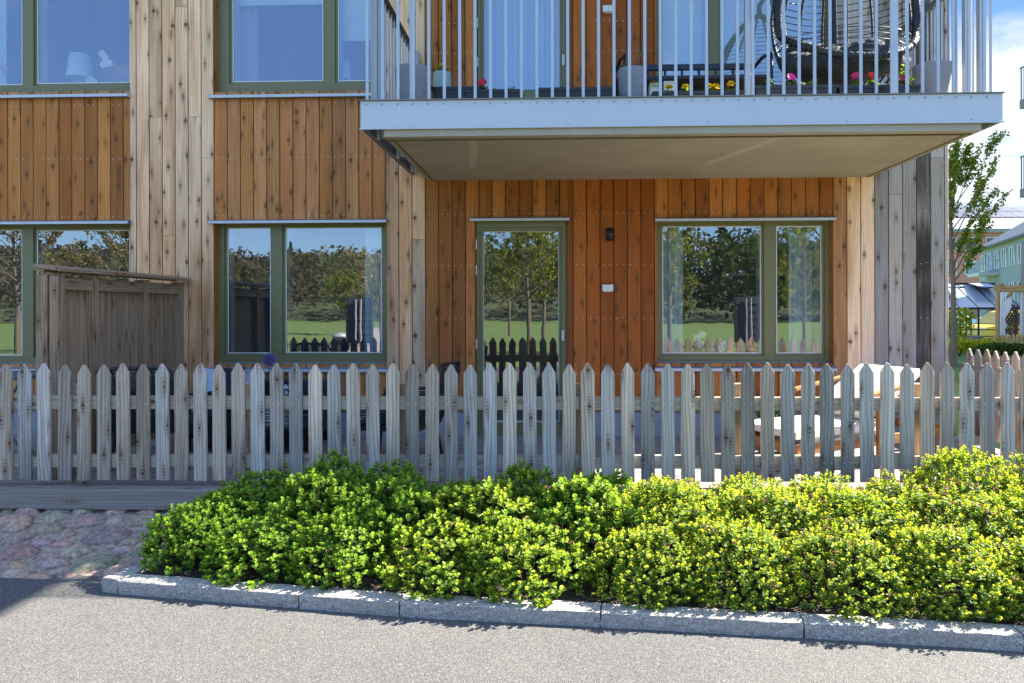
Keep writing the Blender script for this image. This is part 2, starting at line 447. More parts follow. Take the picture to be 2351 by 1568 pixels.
def mat_soil():
    m, t, b = newmat('dark_bark_mulch')
    p = t.pos(); v = t.voro(p, 60.0); n = t.noise(p, 45.0, 4, 0.7)
    cr = t.sep(X(t, v.outputs['Color']))[0]
    c = t.mix(cr*0.7+n*0.3, (0.012, 0.009, 0.007), (0.11, 0.075, 0.055))
    t.set(b.inputs['Base Color'], c); b.inputs['Roughness'].default_value = 0.95
    t.set(b.inputs['Normal'], t.bump(cr+n, 1.0, 0.02))
    return m
M['soil'] = mat_soil()
def mat_grass():
    m, t, b = newmat('mown_grass')
    p = t.pos(); n = t.noise(p, 0.35, 4, 0.6); n2 = t.noise(p, 24.0, 4, 0.7); v = t.voro(p, 2.6)
    c = t.mix(n2, (0.08, 0.14, 0.026), (0.19, 0.28, 0.06))
    c = t.mix(t.ss(0.35, 0.7, n)*0.5, c, (0.085, 0.12, 0.03))
    dn = X(t, v.outputs['Distance']); cr = t.sep(X(t, v.outputs['Color']))[0]
    c = t.mix((1.0-t.ss(0.10, 0.14, dn))*t.ss(0.55, 0.6, cr), c, (0.62, 0.46, 0.02))
    t.set(b.inputs['Base Color'], c); b.inputs['Roughness'].default_value = 0.9
    return m
M['grass'] = mat_grass()
M['gravel'] = simple('gravel_path', (0.40, 0.32, 0.25), 0.95, 0, 0.25, 60)
M['sillb'] = simple('blue_grey_sill_sheet', (0.22, 0.255, 0.31), 0.4, 0.2, 0.05, 3)
M['cable'] = simple('brown_cable', (0.30, 0.13, 0.05), 0.5)
M['drip'] = simple('drip_edge_sheet', (0.22, 0.21, 0.20), 0.5, 0.2)
M['drip_line'] = simple('slab_groove_line', (0.16, 0.125, 0.08), 0.9)
M['hillmat'] = simple('hillside_scrub', (0.085, 0.10, 0.045), 0.95, 0, 0.4, 0.2)
M['slate'] = simple('dark_board', (0.05, 0.065, 0.075), 0.5)
M['leafstem'] = simple('green_stem', (0.10, 0.17, 0.04), 0.6)
M['paleblue'] = simple('pale_blue_fabric', (0.42, 0.52, 0.66), 0.95)
M['navyc'] = simple('navy_fabric', (0.015, 0.018, 0.03), 0.95)
M['cushgrey'] = simple('grey_fabric', (0.30, 0.31, 0.34), 0.95)
M['ropegrey'] = simple('grey_rope', (0.22, 0.22, 0.22), 0.8)
M['crystal'] = mat_glass('crystal', 0.18, (0.93, 0.95, 0.96))
M['roofglass'] = simple('hazy_roof_glass', (0.36, 0.41, 0.46), 0.2)
M['latticew'] = simple('brown_lattice', (0.13, 0.06, 0.035), 0.7)
M['yellowpaint'] = simple('yellow_paint', (0.75, 0.46, 0.015), 0.25)
M['bluepaint'] = simple('pale_blue_paint', (0.32, 0.48, 0.62), 0.2)
M['carglass'] = simple('dark_glass', (0.03, 0.045, 0.055), 0.05)
M['tail'] = simple('red_lens', (0.6, 0.03, 0.02), 0.3)
M['greenwall'] = simple('pale_green_render', (0.30, 0.335, 0.305), 0.85, 0, 0.05, 0.5)
M['redwall'] = simple('dusty_red_render', (0.42, 0.19, 0.15), 0.85, 0, 0.05, 0.5)
M['greybrown'] = simple('grey_brown_panel', (0.17, 0.15, 0.145), 0.6)
M['roofgrey'] = simple('pale_sheet_roof', (0.20, 0.20, 0.20), 0.5)
M['solar'] = simple('solar_cell_blue', (0.03, 0.045, 0.085), 0.45)
# ================================================================== APARTMENT BUILDING
YW = 7.5
def wx(px): return at(px, 700, YW).x
def wz(py, px=1280): return at(px, py, YW).z
XR = wx(2178)                              # right corner of the building
XL = -9.0
ZB, ZT = wz(944), 6.16                     # cladding bottom / top
YG = YW+0.135                              # glass plane
bld = thing('apartment_building', 'timber clad apartment building with olive green window frames and grey weathered corner', 'building', (0, YW, 0))

# openings: x0, x1, z0, z1, panes (px rectangles at the glass plane), door?
UPZ = wz(26) + 2.05
OP = {}
def opening(key, px0, px1, py_t, py_b, panes, top=None, door=False):
    x0, x1 = wx(px0), wx(px1)
    xm = (px0+px1)/2
    z1 = top if top else wz(py_t, xm); z0 = wz(py_b, xm)
    ps = []
    for (a, b, c, d) in panes:
        A = at(a, d, YG); B = at(b, c, YG)
        ps.append([A.x, B.x, A.z, B.z if c > -50 else (top-0.11)])
    OP[key] = dict(x0=x0, x1=x1, z0=z0, z1=z1, panes=ps, door=door)
HEADZ = wz(26)+1.72
opening('low_left', -190, 299, 511, 836, [(-160, 52, 528, 816), (87, 299, 528, 814)])
opening('low_mid', 490, 888, 508, 836, [(524, 622, 523, 811), (657, 877, 522, 810)])
opening('door_low', 1090, 1304, 503, 1003, [(1110, 1283, 530, 968)], door=True)
opening('low_right', 1508, 1914, 503, 834, [(1521, 1746, 519, 811), (1782, 1885, 519, 811)])
opening('up_left', -190, 299, 0, 211, [(-160, 52, -99, 198), (87, 299, -99, 193)], top=HEADZ+0.33)
opening('up_mid', 490, 888, 0, 209, [(535, 742, -99, 189), (777, 877, -99, 187)], top=HEADZ+0.33)
opening('door_up', 1094, 1304, 0, 238, [(1112, 1284, -99, 212)], top=HEADZ+0.36, door=True)
opening('up_right', 1508, 1914, 0, 212, [(1521, 1620, -99, 196), (1655, 1886, -99, 196)], top=HEADZ+0.33)
ops = list(OP.values())

def weather_at(X_, z, i, rr):
    # weathering that follows what has sheltered the boards over the years
    q = lambda px: wx(px)
    sh = 0.0
    if X_ < q(299): w = 0.04 if (z < wz(218) and z > wz(520)) else 0.12
    elif X_ < q(490): w = 0.37+0.14*(rr-0.5) - 0.14*max(0, min(1, (wz(420)-z)/1.2))
    elif X_ < q(885): w = 0.05+0.10*rr
    elif X_ < q(985): w = (0.08+0.22*rr) + (0.22 if q(944) < X_ < q(975) else 0)
    elif X_ < q(1090): w = 0.03+0.03*rr
    elif X_ < q(1505): w = 0.0
    elif X_ < q(1905): w = 0.02
    elif X_ < q(1935): w = 0.14
    elif X_ < q(1968): w = 0.33+.1*max(0, min(1, (wz(600)-z)/1.2))
    elif X_ < q(2000): w = 0.60+.12*max(0, min(1, (wz(600)-z)/1.2))
    else: w = 0.9
    if z > 3.3 and X_ < q(985) and X_ > q(885): w += 0.15
    if X_ > q(1880) and z > 3.2: w = 0.92
    rd = 0.0
    if q(1304) < X_ < q(1508): rd = 0.62+0.38*rr
    elif q(1040) < X_ < q(1100): rd = 0.35
    elif q(985) < X_ < q(1905): rd = 0.22+0.3*rr
    elif X_ < q(890): rd = 0.08+0.3*rr
    rd = min(1.0, rd + .42*((i*7919) % 17)/17.0)
    return max(0, w), rd
def wall_stain(X_, z, i):
    s = 0.0
    if i == DARK: s = 0.60+0.42*mnoise.noise(Vector((z*2.1, 3, 0)))
    dx, dz = (X_-wx(430))/0.11, (z-wz(650))/0.17
    s = max(s, 0.50*math.exp(-(dx*dx+dz*dz)))
    if X_ > wx(1985) and z < 1.1: s = max(s, 0.18)
    return s
PITCH = (wx(1316)-wx(977))/11.0
X00 = wx(977)
DARK = math.floor((wx(2112)-X00)/PITCH)
def subtract(x0, x1, z0, z1, olist, pad=0.0):
    xs = sorted({x0, x1} | {o[k] for o in olist for k in ('x0', 'x1') if x0+0.004 < o[k] < x1-0.004})
    for a, b in zip(xs, xs[1:]):
        m_ = (a+b)/2; segs = [(z0, z1)]
        for o in olist:
            if o['x0'] < m_ < o['x1']:
                ns = []
                for s0, s1 in segs:
                    lo, hi = o['z0']-pad, o['z1']+pad
                    if hi <= s0 or lo >= s1: ns.append((s0, s1))
                    else:
                        if lo > s0: ns.append((s0, lo))
                        if hi < s1: ns.append((hi, s1))
                segs = ns
        for s in segs: yield a, b, s[0], s[1]
NROWS = [wz(857), wz(731), wz(608), wz(490), wz(355), wz(228), wz(118), wz(-10), 4.6]
def board(mb, x0, x1, z0, z1, i, yf, rr, tone, nails=True, ou=None, ov=None):
    n = max(1, int((z1-z0)/0.22)); W = x1-x0
    e = 0.004 if W > 0.03 else 0.001
    prev = None
    for k in range(n):
        a, b = z0+(z1-z0)*k/n, z0+(z1-z0)*(k+1)/n
        def cc(X_, z):
            w, rd = weather_at((x0+x1)/2, z, i, rr)
            return (min(1, w), rd, tone, wall_stain(X_, z, i))
        lx = [0, e, W/2, W-e, W]; ly = [e, 0, 0, 0, e]
        for j in range(4):
            xa, xb = x0+lx[j], x0+lx[j+1]
            mb.poly([(xa, yf+ly[j], a), (xb, yf+ly[j+1], a), (xb, yf+ly[j+1], b), (xa, yf+ly[j], b)],
                    [(ou+lx[j], ov+a), (ou+lx[j+1], ov+a), (ou+lx[j+1], ov+b), (ou+lx[j], ov+b)],
                    cols=[cc(xa, a), cc(xb, a), cc(xb, b), cc(xa, b)])
    c0 = (0.1, 0.4, 0.2, 0)
    for xs, s in ((x0, 1), (x1, -1)):
        mb.poly([(xs, yf+e, z0), (xs, yf+0.02, z0), (xs, yf+0.02, z1), (xs, yf+e, z1)], [(ou, ov+z0), (ou+.02, ov+z0), (ou+.02, ov+z1), (ou, ov+z1)], c0)
    for zs in (z0, z1):
        mb.poly([(x0, yf, zs), (x1, yf, zs), (x1, yf+0.02, zs), (x0, yf+0.02, zs)], [(ou, ov), (ou+W, ov), (ou+W, ov+.02), (ou, ov+.02)], c0)
    if nails and W > 0.09:
        for nz in NROWS:
            if z0+0.02 < nz < z1-0.01:
                for fx in (0.24, 0.74):
                    X_ = x0+W*fx+rnd.uniform(-.006, .006); z = nz+rnd.uniform(-.006, .006)
                    mb.poly([(X_-.0036, yf-.0012, z-.0036), (X_+.0036, yf-.0012, z-.0036), (X_+.0036, yf-.0012, z+.0036), (X_-.0036, yf-.0012, z+.0036)], mi=1)
clad = MB()
i0, i1 = math.floor((XL-X00)/PITCH), math.ceil((XR-X00)/PITCH)
joint_px = {358: wz(258), 460: wz(258), 430: wz(0), 475: wz(355), 386: wz(535), 962: wz(548), 2140: wz(370), 2050: wz(452)}
for i in range(i0, i1):
    a = X00+i*PITCH+0.0035; b = min(X00+(i+1)*PITCH-0.0035, XR)
    if b-a < 0.01: continue
    rr, tone = rnd.random(), rnd.uniform(.12, .95)
    if i == DARK: tone = 0.25
    js = []
    for jp, jz in joint_px.items():
        if math.floor((wx(jp)-X00)/PITCH) == i: js.append(jz)
    if rnd.random() < 0.25: js.append(rnd.uniform(4.8, 5.9))
    zz = [ZB]+sorted(js)+[ZT]
    for s0, s1 in zip(zz, zz[1:]):
        yf = YW+rnd.uniform(-.0015, .0015)
        ou, ov = rnd.randint(1, 300)*1.37, rnd.random()*60
        if s0 > ZB: tone = rnd.uniform(.12, .95); rr = rnd.random()
        if wx(299) < a < wx(490): tone = .45+.55*tone
        for p in subtract(a, b, s0+0.0015, s1-0.0015, ops, 0.0):
            board(clad, *p, i, yf, rr, tone, ou=ou, ov=ov)
clad.build('cladding', [M['clad'], M['nail']], bld)
# side wall cladding (towards the garden)
side = MB()
for k in range(60):
    y0 = YW+0.004+k*0.139; ou, ov = rnd.randint(1, 300)*1.37, rnd.random()*60
    t_ = 0.5+rnd.uniform(-.2, .2)
    side.box(XR-0.022, XR, y0+.003, y0+.136, ZB, ZT, (0.95, 0, t_, 0), 0, None, (ou, ov))
side.build('side_cladding', M['clad'], bld)
# structure behind the boards
wb = MB()
for a, b, c, d in subtract(XL, XR-0.024, ZB, ZT, ops): wb.box(a, b, YW+0.022, YW+0.30, c, d)
wb.build('wall', M['backing'], bld)
pl = MB()
for a, b, c, d in subtract(XL, XR-0.03, -0.3, ZB-0.002, ops): pl.box(a, b, YW+0.03, YW+0.28, c, d)
pl.box(XR-0.06, XR-0.025, YW+0.285, 16, -0.3, ZB-0.002)
pl.build('plinth', M['plinth'], bld)
# rooms
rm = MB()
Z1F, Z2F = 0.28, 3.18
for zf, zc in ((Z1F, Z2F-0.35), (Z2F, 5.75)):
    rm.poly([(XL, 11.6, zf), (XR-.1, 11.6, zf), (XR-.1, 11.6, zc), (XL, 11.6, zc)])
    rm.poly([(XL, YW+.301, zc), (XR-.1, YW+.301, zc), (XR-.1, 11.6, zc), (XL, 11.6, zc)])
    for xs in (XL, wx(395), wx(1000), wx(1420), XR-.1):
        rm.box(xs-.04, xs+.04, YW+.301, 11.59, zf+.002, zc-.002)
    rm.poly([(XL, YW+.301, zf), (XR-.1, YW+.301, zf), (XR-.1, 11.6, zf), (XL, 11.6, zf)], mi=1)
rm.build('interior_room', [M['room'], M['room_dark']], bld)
sh = MB()
sh.box(XL, XR-.03, YW+.301, 16, 5.8, ZT); sh.box(XL, XR-.03, 11.65, 16, 0, 5.799)
sh.build('building_core', M['plinth'], bld)
rf = MB(); rf.box(XL-.1, XR+.02, YW-.52, 16.1, ZT+.003, ZT+.15); rf.box(-1.6, XR+.02, YW-1.53, YW-.521, ZT-.12, ZT+.02); rf.build('roof', M['alu_dark'], bld)  # second box: unseen canopy above the balcony, added for its cast shadow

def ring(mb, x0, x1, z0, z1, t, ya, yb, **k):
    mb.box(x0, x0+t, ya, yb, z0, z1, **k); mb.box(x1-t, x1, ya, yb, z0, z1, **k)
    mb.box(x0+t, x1-t, ya, yb, z0, z0+t, **k); mb.box(x0+t, x1-t, ya, yb, z1-t, z1, **k)
def make_window(o, key):
    door = o['door']
    w = pempty('glazed_door' if door else 'window', bld)
    x0, x1, z0, z1 = o['x0'], o['x1'], o['z0'], o['z1']
    yr = YW+(0.035 if door else 0.105)
    # frame with the panes cut out, sashes set back, panes
    fr = MB(); holes = [dict(x0=p[0]-.028, x1=p[1]+.028, z0=p[2]-.028, z1=p[3]+.028) for p in o['panes']]
    fx0, fx1 = x0+(.014 if door else .003), x1-(.014 if door else .003)
    for a, b, c, d in subtract(fx0, fx1, z0+.002, z1-(.014 if door else .003), holes): fr.box(a, b, yr, YG+.06, c, d)
    fr.build('window_frame' if not door else 'door_frame', M['frame'], w)
    sa = MB()
    for h in holes: ring(sa, h['x0']+.001, h['x1']-.001, h['z0']+.001, h['z1']-.001, .027, yr+.022, YG+.05)
    sa.build('sash', M['frame'], w)
    ins = MB()
    for p in o['panes']:
        ring(ins, p[0]-.004, p[1]+.004, p[2]-.004, p[3]+.004, .012, YG-.006, YG+.004)
        ring(ins, p[0]-.03, p[1]+.03, p[2]-.03, p[3]+.03, .035, YG+.064, YG+.15)
    ins.build('inner_sash', M['white'], w)
    for p in o['panes']:
        g = MB(); g.box(p[0]-.003, p[1]+.003, YG-.003, YG+.0, p[2]-.003, p[3]+.003)
        g2 = MB(); g2.poly([(p[0]-.003, YG, p[2]-.003), (p[1]+.003, YG, p[2]-.003), (p[1]+.003, YG, p[3]+.003), (p[0]-.003, YG, p[3]+.003)])
        g2.build('pane', M['glass'], w)
    # wooden reveals
    if not door:
        for xs, s in ((x0, 1), (x1, -1)):
            rv = MB()
            a, b = (xs-.012, xs+.002) if s > 0 else (xs-.002, xs+.012)
            rv.box(a, b, YW+.004, yr+.02, z0+.003, z1-.003, (0.06, 0.35, 0.42, 0)); rv.build('reveal', M['clad'], w)
    else:
        for xs, s in ((x0, 1), (x1, -1)):
            rv = MB()
            a, b = (xs-.012, xs+.008) if s > 0 else (xs-.008, xs+.012)
            rv.box(a, b, YW+.004, yr+.02, z0+.003, z1-.003, (0.02, 0.8, 0.4, 0)); rv.build('reveal', M['clad'], w)
    # flashing above
    fl = MB(); hx0, hx1 = x0-.022, x1+.010
    if door: hx0, hx1 = x0-.045, x1+.015
    yl = YW-.055
    fl.poly([(hx0, yl, z1+.004), (hx1, yl, z1+.004), (hx1, YW+.02, z1+.03), (hx0, YW+.02, z1+.03)], mi=1)
    fl.box(hx0, hx1, yl-.004, yl, z1-.024, z1+.0035)
    for xs in (hx0, hx1-.002): fl.poly([(xs, yl, z1-.0235), (xs, YW+.02, z1-.0235), (xs, YW+.02, z1+.03), (xs, yl, z1+.0035)], mi=1)
    fl.poly([(hx0, yl, z1-.0238), (hx1, yl, z1-.0238), (hx1, YW+.10, z1-.0), (hx0, YW+.10, z1-.0)], mi=1)
    fl.build('flashing', [M['alu'], M['alu_dark']], w)
    if not door:
        si = MB(); sx0, sx1 = x0-.028, x1+.012; yl = YW-.06
        zt = z0-.016
        si.poly([(sx0, yl, zt-.032), (sx1, yl, zt-.032), (x1-.002, yr+.002, zt+.012), (x0+.002, yr+.002, zt+.012)], mi=1)
        si.poly([(x0, yr-.001, zt+.011), (x1, yr-.001, zt+.011), (x1, yr-.001, z0+.006), (x0, yr-.001, z0+.006)])
        si.box(sx0, sx1, yl-.004, yl, zt-.062, zt-.032)
        for xs in (sx0, sx1-.002):
            si.poly([(xs, yl, zt-.06), (xs, YW+.02, zt-.06), (xs, YW+.02, zt-.004), (xs, yl, zt-.032)])
        si.poly([(sx0, yl, zt-.0615), (sx1, yl, zt-.0615), (sx1, YW+.02, zt-.0615), (sx0, YW+.02, zt-.0615)], mi=1)
        for k in range(9):
            xx = x0+.1+(x1-x0-.2)*k/8
            si.ball((xx, yr-.004, z0-.001), .006, .004, .006, 6, 4, mi=1)
        si.build('sill', [M['alu'], M['sillb']], w)
    else:
        hn = MB()
        hx = o['panes'][0][1]+.035
        hz = at(1293, 770, YW).z if key == 'door_low' else at(1294, 135, YW).z
        hn.box(hx-.008, hx+.018, yr-.008, yr+.001, hz-.055, hz+.055); hn.tube([(hx+.004, yr-.008, hz+.04), (hx+.004, yr-.035, hz+.04), (hx+.004, yr-.035, hz-.05)], .007, 6)
        hn.build('handle', M['nail'], w)
        for py in ((560, 620, 790) if key == 'door_low' else (50, 140, 205)):
            h = MB(); zz = at(1090, py, YW).z
            h.tube([(x0+.012, yr-.008, zz-.05), (x0+.012, yr-.008, zz-.003)], .0075, 8); h.tube([(x0+.012, yr-.008, zz+.003), (x0+.012, yr-.008, zz+.05)], .0075, 8)
            h.build('hinge', M['nail'], w)
        th = MB(); th.box(x0-.02, x1+.02, YW-.05, YW+.1, z0-.03, z0-.003); th.build('threshold', M['alu_dark'], w)
    return w

for k, o in OP.items(): make_window(o, k)

# ------------------------------------------------------------------ balcony (part of the building)
YB = 5.56
bal = pempty('balcony', bld)
fl_, fr_ = at(828, 292, YB), at(2302, 284, YB)
ftl, ftr = at(828, 230, YB), at(2302, 217, YB)
BX0, BX1 = fl_.x, fr_.x
BZ0 = (fl_.z+fr_.z)/2; BZ1 = (ftl.z+ftr.z)/2
fa = MB(); fa.box(BX0, BX1, YB, YB+.012, BZ0, BZ1)
for sx in (BX0, BX1-.012): fa.box(sx, sx+.012, YB+.0125, YB+.10, BZ0, BZ1)
fa.box(BX0-.01, BX1+.01, YB-.018, YB+.05, BZ1+.002, BZ1+.008, mi=1)       # drip edge
fa.box(BX0-.008, BX1+.008, YB-.008, YB-.001, BZ0-.006, BZ0+.006, mi=0)
NB = 42
bx = []
k = 0
pitch = 35.35
xb = 844.0
while xb < 2292:
    bx.append(xb); xb += pitch
bx = [at(p, 200, YB+.04).x for p in bx]
for xx in bx:                                                            # screws under each bar
    fa.lathe((xx, YB-.003, BZ1-.027), [(0, 0), (.0065, .0005), (.0065, .004)], 8, mi=2)
    i = len(fa.v)-24
    for q in range(i, len(fa.v)):
        x_, y_, z_ = fa.v[q]; fa.v[q] = (x_, YB-.003-(z_-(BZ1-.027)), BZ1-.027+(y_-(YB-.003)))
for xx in (bx[3], bx[13], bx[22], bx[31], bx[39]):
    fa.box(xx-.004, xx+.004, YB-.002, YB-.0002, BZ0+.018, BZ0+.026, mi=1)
fa.build('fascia', [M['alu'], M['drip'], M['galv']], bal)
sl = MB()
SX0, SX1, SZ = at(885, 305, YB+.06).x, at(2245, 295, YB+.06).x, at(1600, 410, YW).z
sl.box(SX0, SX1, YB+.014, YW-.004, SZ, BZ1-.02)
sl.box(SX0+.02, SX1-.02, YB+.10, YB+.118, SZ-.012, SZ-.0005, mi=1)          # drip groove shown as a dark line
for xs in (SX0+.045, SX1-.06): sl.box(xs, xs+.015, YB+.12, YW-.05, SZ-.006, SZ-.0005, mi=1)
sl.build('slab', [M['concrete'], M['drip_line']], bal)
for s, xe in ((1, BX0), (-1, BX1)):
    ch = MB(); a, b = (xe, xe+.010) if s > 0 else (xe-.010, xe)
    ch.box(a, b, YB+.101, YW-.01, BZ0+.0, BZ1)
    a2, b2 = (xe+.0105, xe+.045) if s > 0 else (xe-.045, xe-.0105)
    ch.box(a2, b2, YB+.02, YW-.01, BZ0+.0, BZ0+.008)
    ch.build('channel', M['steel_dark'], bal)
    for yy in (YB+.30, YB+1.02, YB+1.66):
        br = MB()
        a3, b3 = sorted((xe+s*.05, xe+s*.075)); br.box(a3, b3, yy, yy+.045, BZ0-.01, BZ1-.03)
        a4, b4 = sorted((xe+s*.08, (SX0 if s > 0 else SX1)-s*.002)); br.box(a4, b4, yy+.02, yy+.1, BZ0+.015, BZ1-.04)
        br.build('bracket', M['galv'], bal)
RZ = 4.31
def bar(x, y, w=.023, d=.010):
    b = MB(); b.box(x-w/2, x+w/2, y-d/2, y+d/2, BZ1-.05 if y < YB+.06 else BZ1-.06, RZ-.03); return b
for xx in bx: bar(xx, YB+.03).build('baluster', M['galv'], bal)
for xe, s in ((BX0+.03, 1), (BX1-.03, -1)):
    y = YB+.10
    while y < YW-.06:
        bar(xe, y, .010, .023).build('baluster', M['galv'], bal); y += .1185
    for yy in (YB+.13, YB+.33, YB+1.85):
        p = MB(); p.box(xe+s*.02, xe+s*.065, yy, yy+.045, BZ1-.02, RZ-.04); p.build('post', M['galv'], bal)
    h = MB(); h.box(xe-.03, xe+.03, YB+.06, YW-.005, RZ-.03, RZ); h.build('handrail', M['black'] if s > 0 else M['steel_dark'], bal)
h = MB(); h.box(BX0, BX1, YB+.024, YB+.036, RZ-.03, RZ-.018); h.build('handrail', M['steel_dark'], bal)
for px in (948, 1715, 2052): 
    p = MB(); xx = at(px, 200, YB+.08).x; p.box(xx-.02, xx+.02, YB+.05, YB+.09, BZ1-.02, RZ-.04); p.build('post', M['galv'], bal)
FZ = BZ1-.019                                                               # balcony floor

# ------------------------------------------------------------------ small things fixed to the facade
L = at(1399, 539, YW)
wl = MB(); r_ = .038; hh = .063
wl.lathe((L.x, YW-.055, L.z), [(0, -hh+.012), (r_*.8, -hh+.012), (r_*.8, -hh), (r_, -hh), (r_, hh), (0, hh)], 24)
wl.box(L.x-.022, L.x+.022, YW-.03, YW-.0025, L.z-.04, L.z+.04)
lamp = thing('wall_lamp', 'black cylinder wall lamp on the red brown boards right of the door', 'lamp', (L.x, YW, L.z))
wl.build('lamp_body', M['black'], lamp)
gl = MB(); gl.lathe((L.x, YW-.055, L.z-hh+.014), [(0, 0), (r_*.78, 0)], 20); gl.build('lens', M['white'], lamp)
def socket(c, name, label, cable, cat):
    t = thing(name, label, cat, (c.x, YW, c.z))
    b = MB(); b.box(c.x-.056, c.x-.001, YW-.045, YW-.003, c.z-.034, c.z+.034); b.box(c.x+.001, c.x+.056, YW-.045, YW-.003, c.z-.034, c.z+.034)
    b.build('cover', M['plastic'], t, .004)
    q = MB(); q.box(c.x-.04, c.x+.04, YW-.03, YW-.003, c.z-.042, c.z-.0345); q.build('base', M['plastic'], t)
    w = MB()
    if cable == 2:
        for sx in (-1, 1): w.tube([(c.x+sx*.05, YW-.006, c.z-.035), (c.x+sx*.052, YW-.006, c.z-.16), (c.x+sx*.052, YW-.004, c.z-.42)], .0028, 5)
    else: w.tube([(c.x+.05, YW-.006, c.z-.035), (c.x+.052, YW-.006, c.z-.5), (c.x+.05, YW-.004, c.z-.85)], .0028, 5)
    w.build('cable', M['cable'], t)

socket(at(1395, 661, YW), 'wall_socket', 'white double socket box on the boards between terrace door and window', 2, 'socket')
socket(at(1396, 23, YW), 'wall_socket', 'white double socket box high on the balcony wall beside the balcony door', 1, 'socket')
# ================================================================== GROUND
def yf(px): return 5.12+0.16*px/2351.0
g = MB()
n = 40
g.poly([(-400, -400, -.03), (400, -400, -.03), (400, 400, -.03), (-400, 400, -.03)])
struct('ground', g, M['grass'])
rd = MB()
rd.poly([(-30, -3.6, 0), (30, -6.0, 0), (30, 5.0, 0), (-30, 5.0, 0)])
struct('road', rd, M['asphalt'])
pa = MB()
prev = None
for k in range(25):                                                        # gravel path in the park behind the camera
    t = k/24; c = Vector((-8.2-7.5*t+1.5*math.sin(t*4), -4.6-44*t, -.022)); w = 1.7
    d = Vector((1, .35, 0)).normalized()*w
    if prev: pa.poly([prev[0], prev[1], c+d, c-d])
    prev = (c-d, c+d)
struct('path', pa, M['gravel'])

# kerb stones --------------------------------------------------------------
KB = [(232, 1357), (268.7, 1362), (685.5, 1395), (917, 1414.4), (1379, 1438), (1845.7, 1463), (2351, 1494), (2900, 1528)]
KP = [atz(px, py, 0.004) for px, py in KB]
KH = 0.074
def kerb(name, a, b, label, w=.115, ends=(True, True)):
    a = Vector(a); b = Vector(b); d = (b-a); L = d.length; d.normalize(); nrm = Vector((-d.y, d.x, 0))
    g = .004
    nx = max(6, int(L/.028)); prof = []
    sx = rnd.random()*90
    for k in range(5): prof.append((0, KH*k/4*.93-.02*(k == 0)))
    prof += [(.008, KH)] + [(w*k/5, KH) for k in range(1, 5)] + [(w-.006, KH), (w, KH*.9), (w, -.04)]
    rows = []
    for i in range(nx+1):
        s = g+(L-2*g)*i/nx
        row = []
        for (o, z) in prof:
            p = a+d*s+nrm*o+Vector((0, 0, z))
            q = Vector((p.x*9+sx, p.y*9, p.z*22))
            am = .010 if z < KH*.9 else .006
            nn = mnoise.noise(q)*am+mnoise.noise(q*3.1)*am*.5
            p += nrm*(-abs(nn) if o == 0 else nn*.6)*1.0 + Vector((0, 0, nn*.55 if o > 0 else (nn*.7 if z > KH*.8 else 0)))
            if i in (0, nx): p += d*mnoise.noise(q*1.4)*.006
            row.append(p)
        rows.append(row)
    mb = MB(); mb.grid(rows, smooth=False)
    mb.poly([p for p in rows[0]]); mb.poly([p for p in rows[-1]][::-1])
    o = mb.build(name, M['granite'], None, loc=((a+b)/2).to_tuple())
    tag(o, label, 'kerb stone', 'granite kerb stones round the planting bed')
nd = (KP[1]-KP[0]).normalized(); pn = Vector((-nd.y, nd.x, 0))
KBK = KP[0]+pn*1.12+Vector((.01, 0, 0))
kerb('kerb_stone', KBK, KP[0], 'granite kerb stone running back from the corner beside the cobbles')
lab = ['longest granite kerb stone at the left corner of the planting bed', 'shortest granite kerb stone, half the length of its neighbours',
       'granite kerb stone just right of the short half-length one', 'granite kerb stone between two full-length stones right of the middle',
       'granite kerb stone at the far right end in the foreground', 'granite kerb stone cut off by the right edge']
KP2 = list(KP); KP2[1] = KP[0]+nd*.118
for k in range(1, 7): kerb('kerb_stone', KP2[k], KP2[k+1], lab[k-1])

# planting bed soil ---------------------------------------------------------
so = MB(); rows = []
for j in range(22):
    row = []
    for i in range(120):
        x = -2.5+6.6*i/119
        yk = None
        for a, b in zip(KP[1:], KP[2:]):
            if a.x <= x <= b.x: yk = a.y+(b.y-a.y)*(x-a.x)/(b.x-a.x)
        if yk is None: yk = KP[1].y if x < KP[1].x else KP[-1].y
        y = yk+.11+(5.12-yk-.11)*j/21
        z = .045+.10*j/21+mnoise.noise(Vector((x*9, y*9, 0)))*.022+mnoise.noise(Vector((x*31, y*31, 3)))*.012
        row.append((x, y, z))
    rows.append(row)
so.grid(rows); struct('planting_bed_soil', so, M['soil'])

# cobbled slope -------------------------------------------------------------
def slope_z(y): return max(-.01, .16*(y-4.20)/.86)
cells = []
crn = random.Random(5)
pts = []
tries = 0
while tries < 9000 and len(pts) < 420:
    tries += 1
    x, y = crn.uniform(-6.2, -2.3), crn.uniform(4.12, 5.12)
    s = crn.choice((.055, .075, .09, .11, .13))
    if all(((x-a)/1.45)**2+((y-b)/.95)**2 > ((s+c)*.80)**2 for a, b, c, _, _ in pts):
        col = crn.choice([(.30, .285, .29), (.25, .23, .235), (.33, .315, .31), (.21, .18, .185), (.27, .245, .245), (.19, .185, .19), (.34, .33, .33), (.28, .24, .22), (.23, .215, .23)])
        if crn.random() < .02: col = (.30, .20, .13)
        pts.append((x, y, s, tuple(c*crn.uniform(.85, 1.15) for c in col), crn.uniform(-.5, .5)))
cb = MB(); NX, NY = 320, 80
H = []
buckets = {}
for p in pts: buckets.setdefault((int(p[0]*4), int(p[1]*4)), []).append(p)
rows = []; cols = []
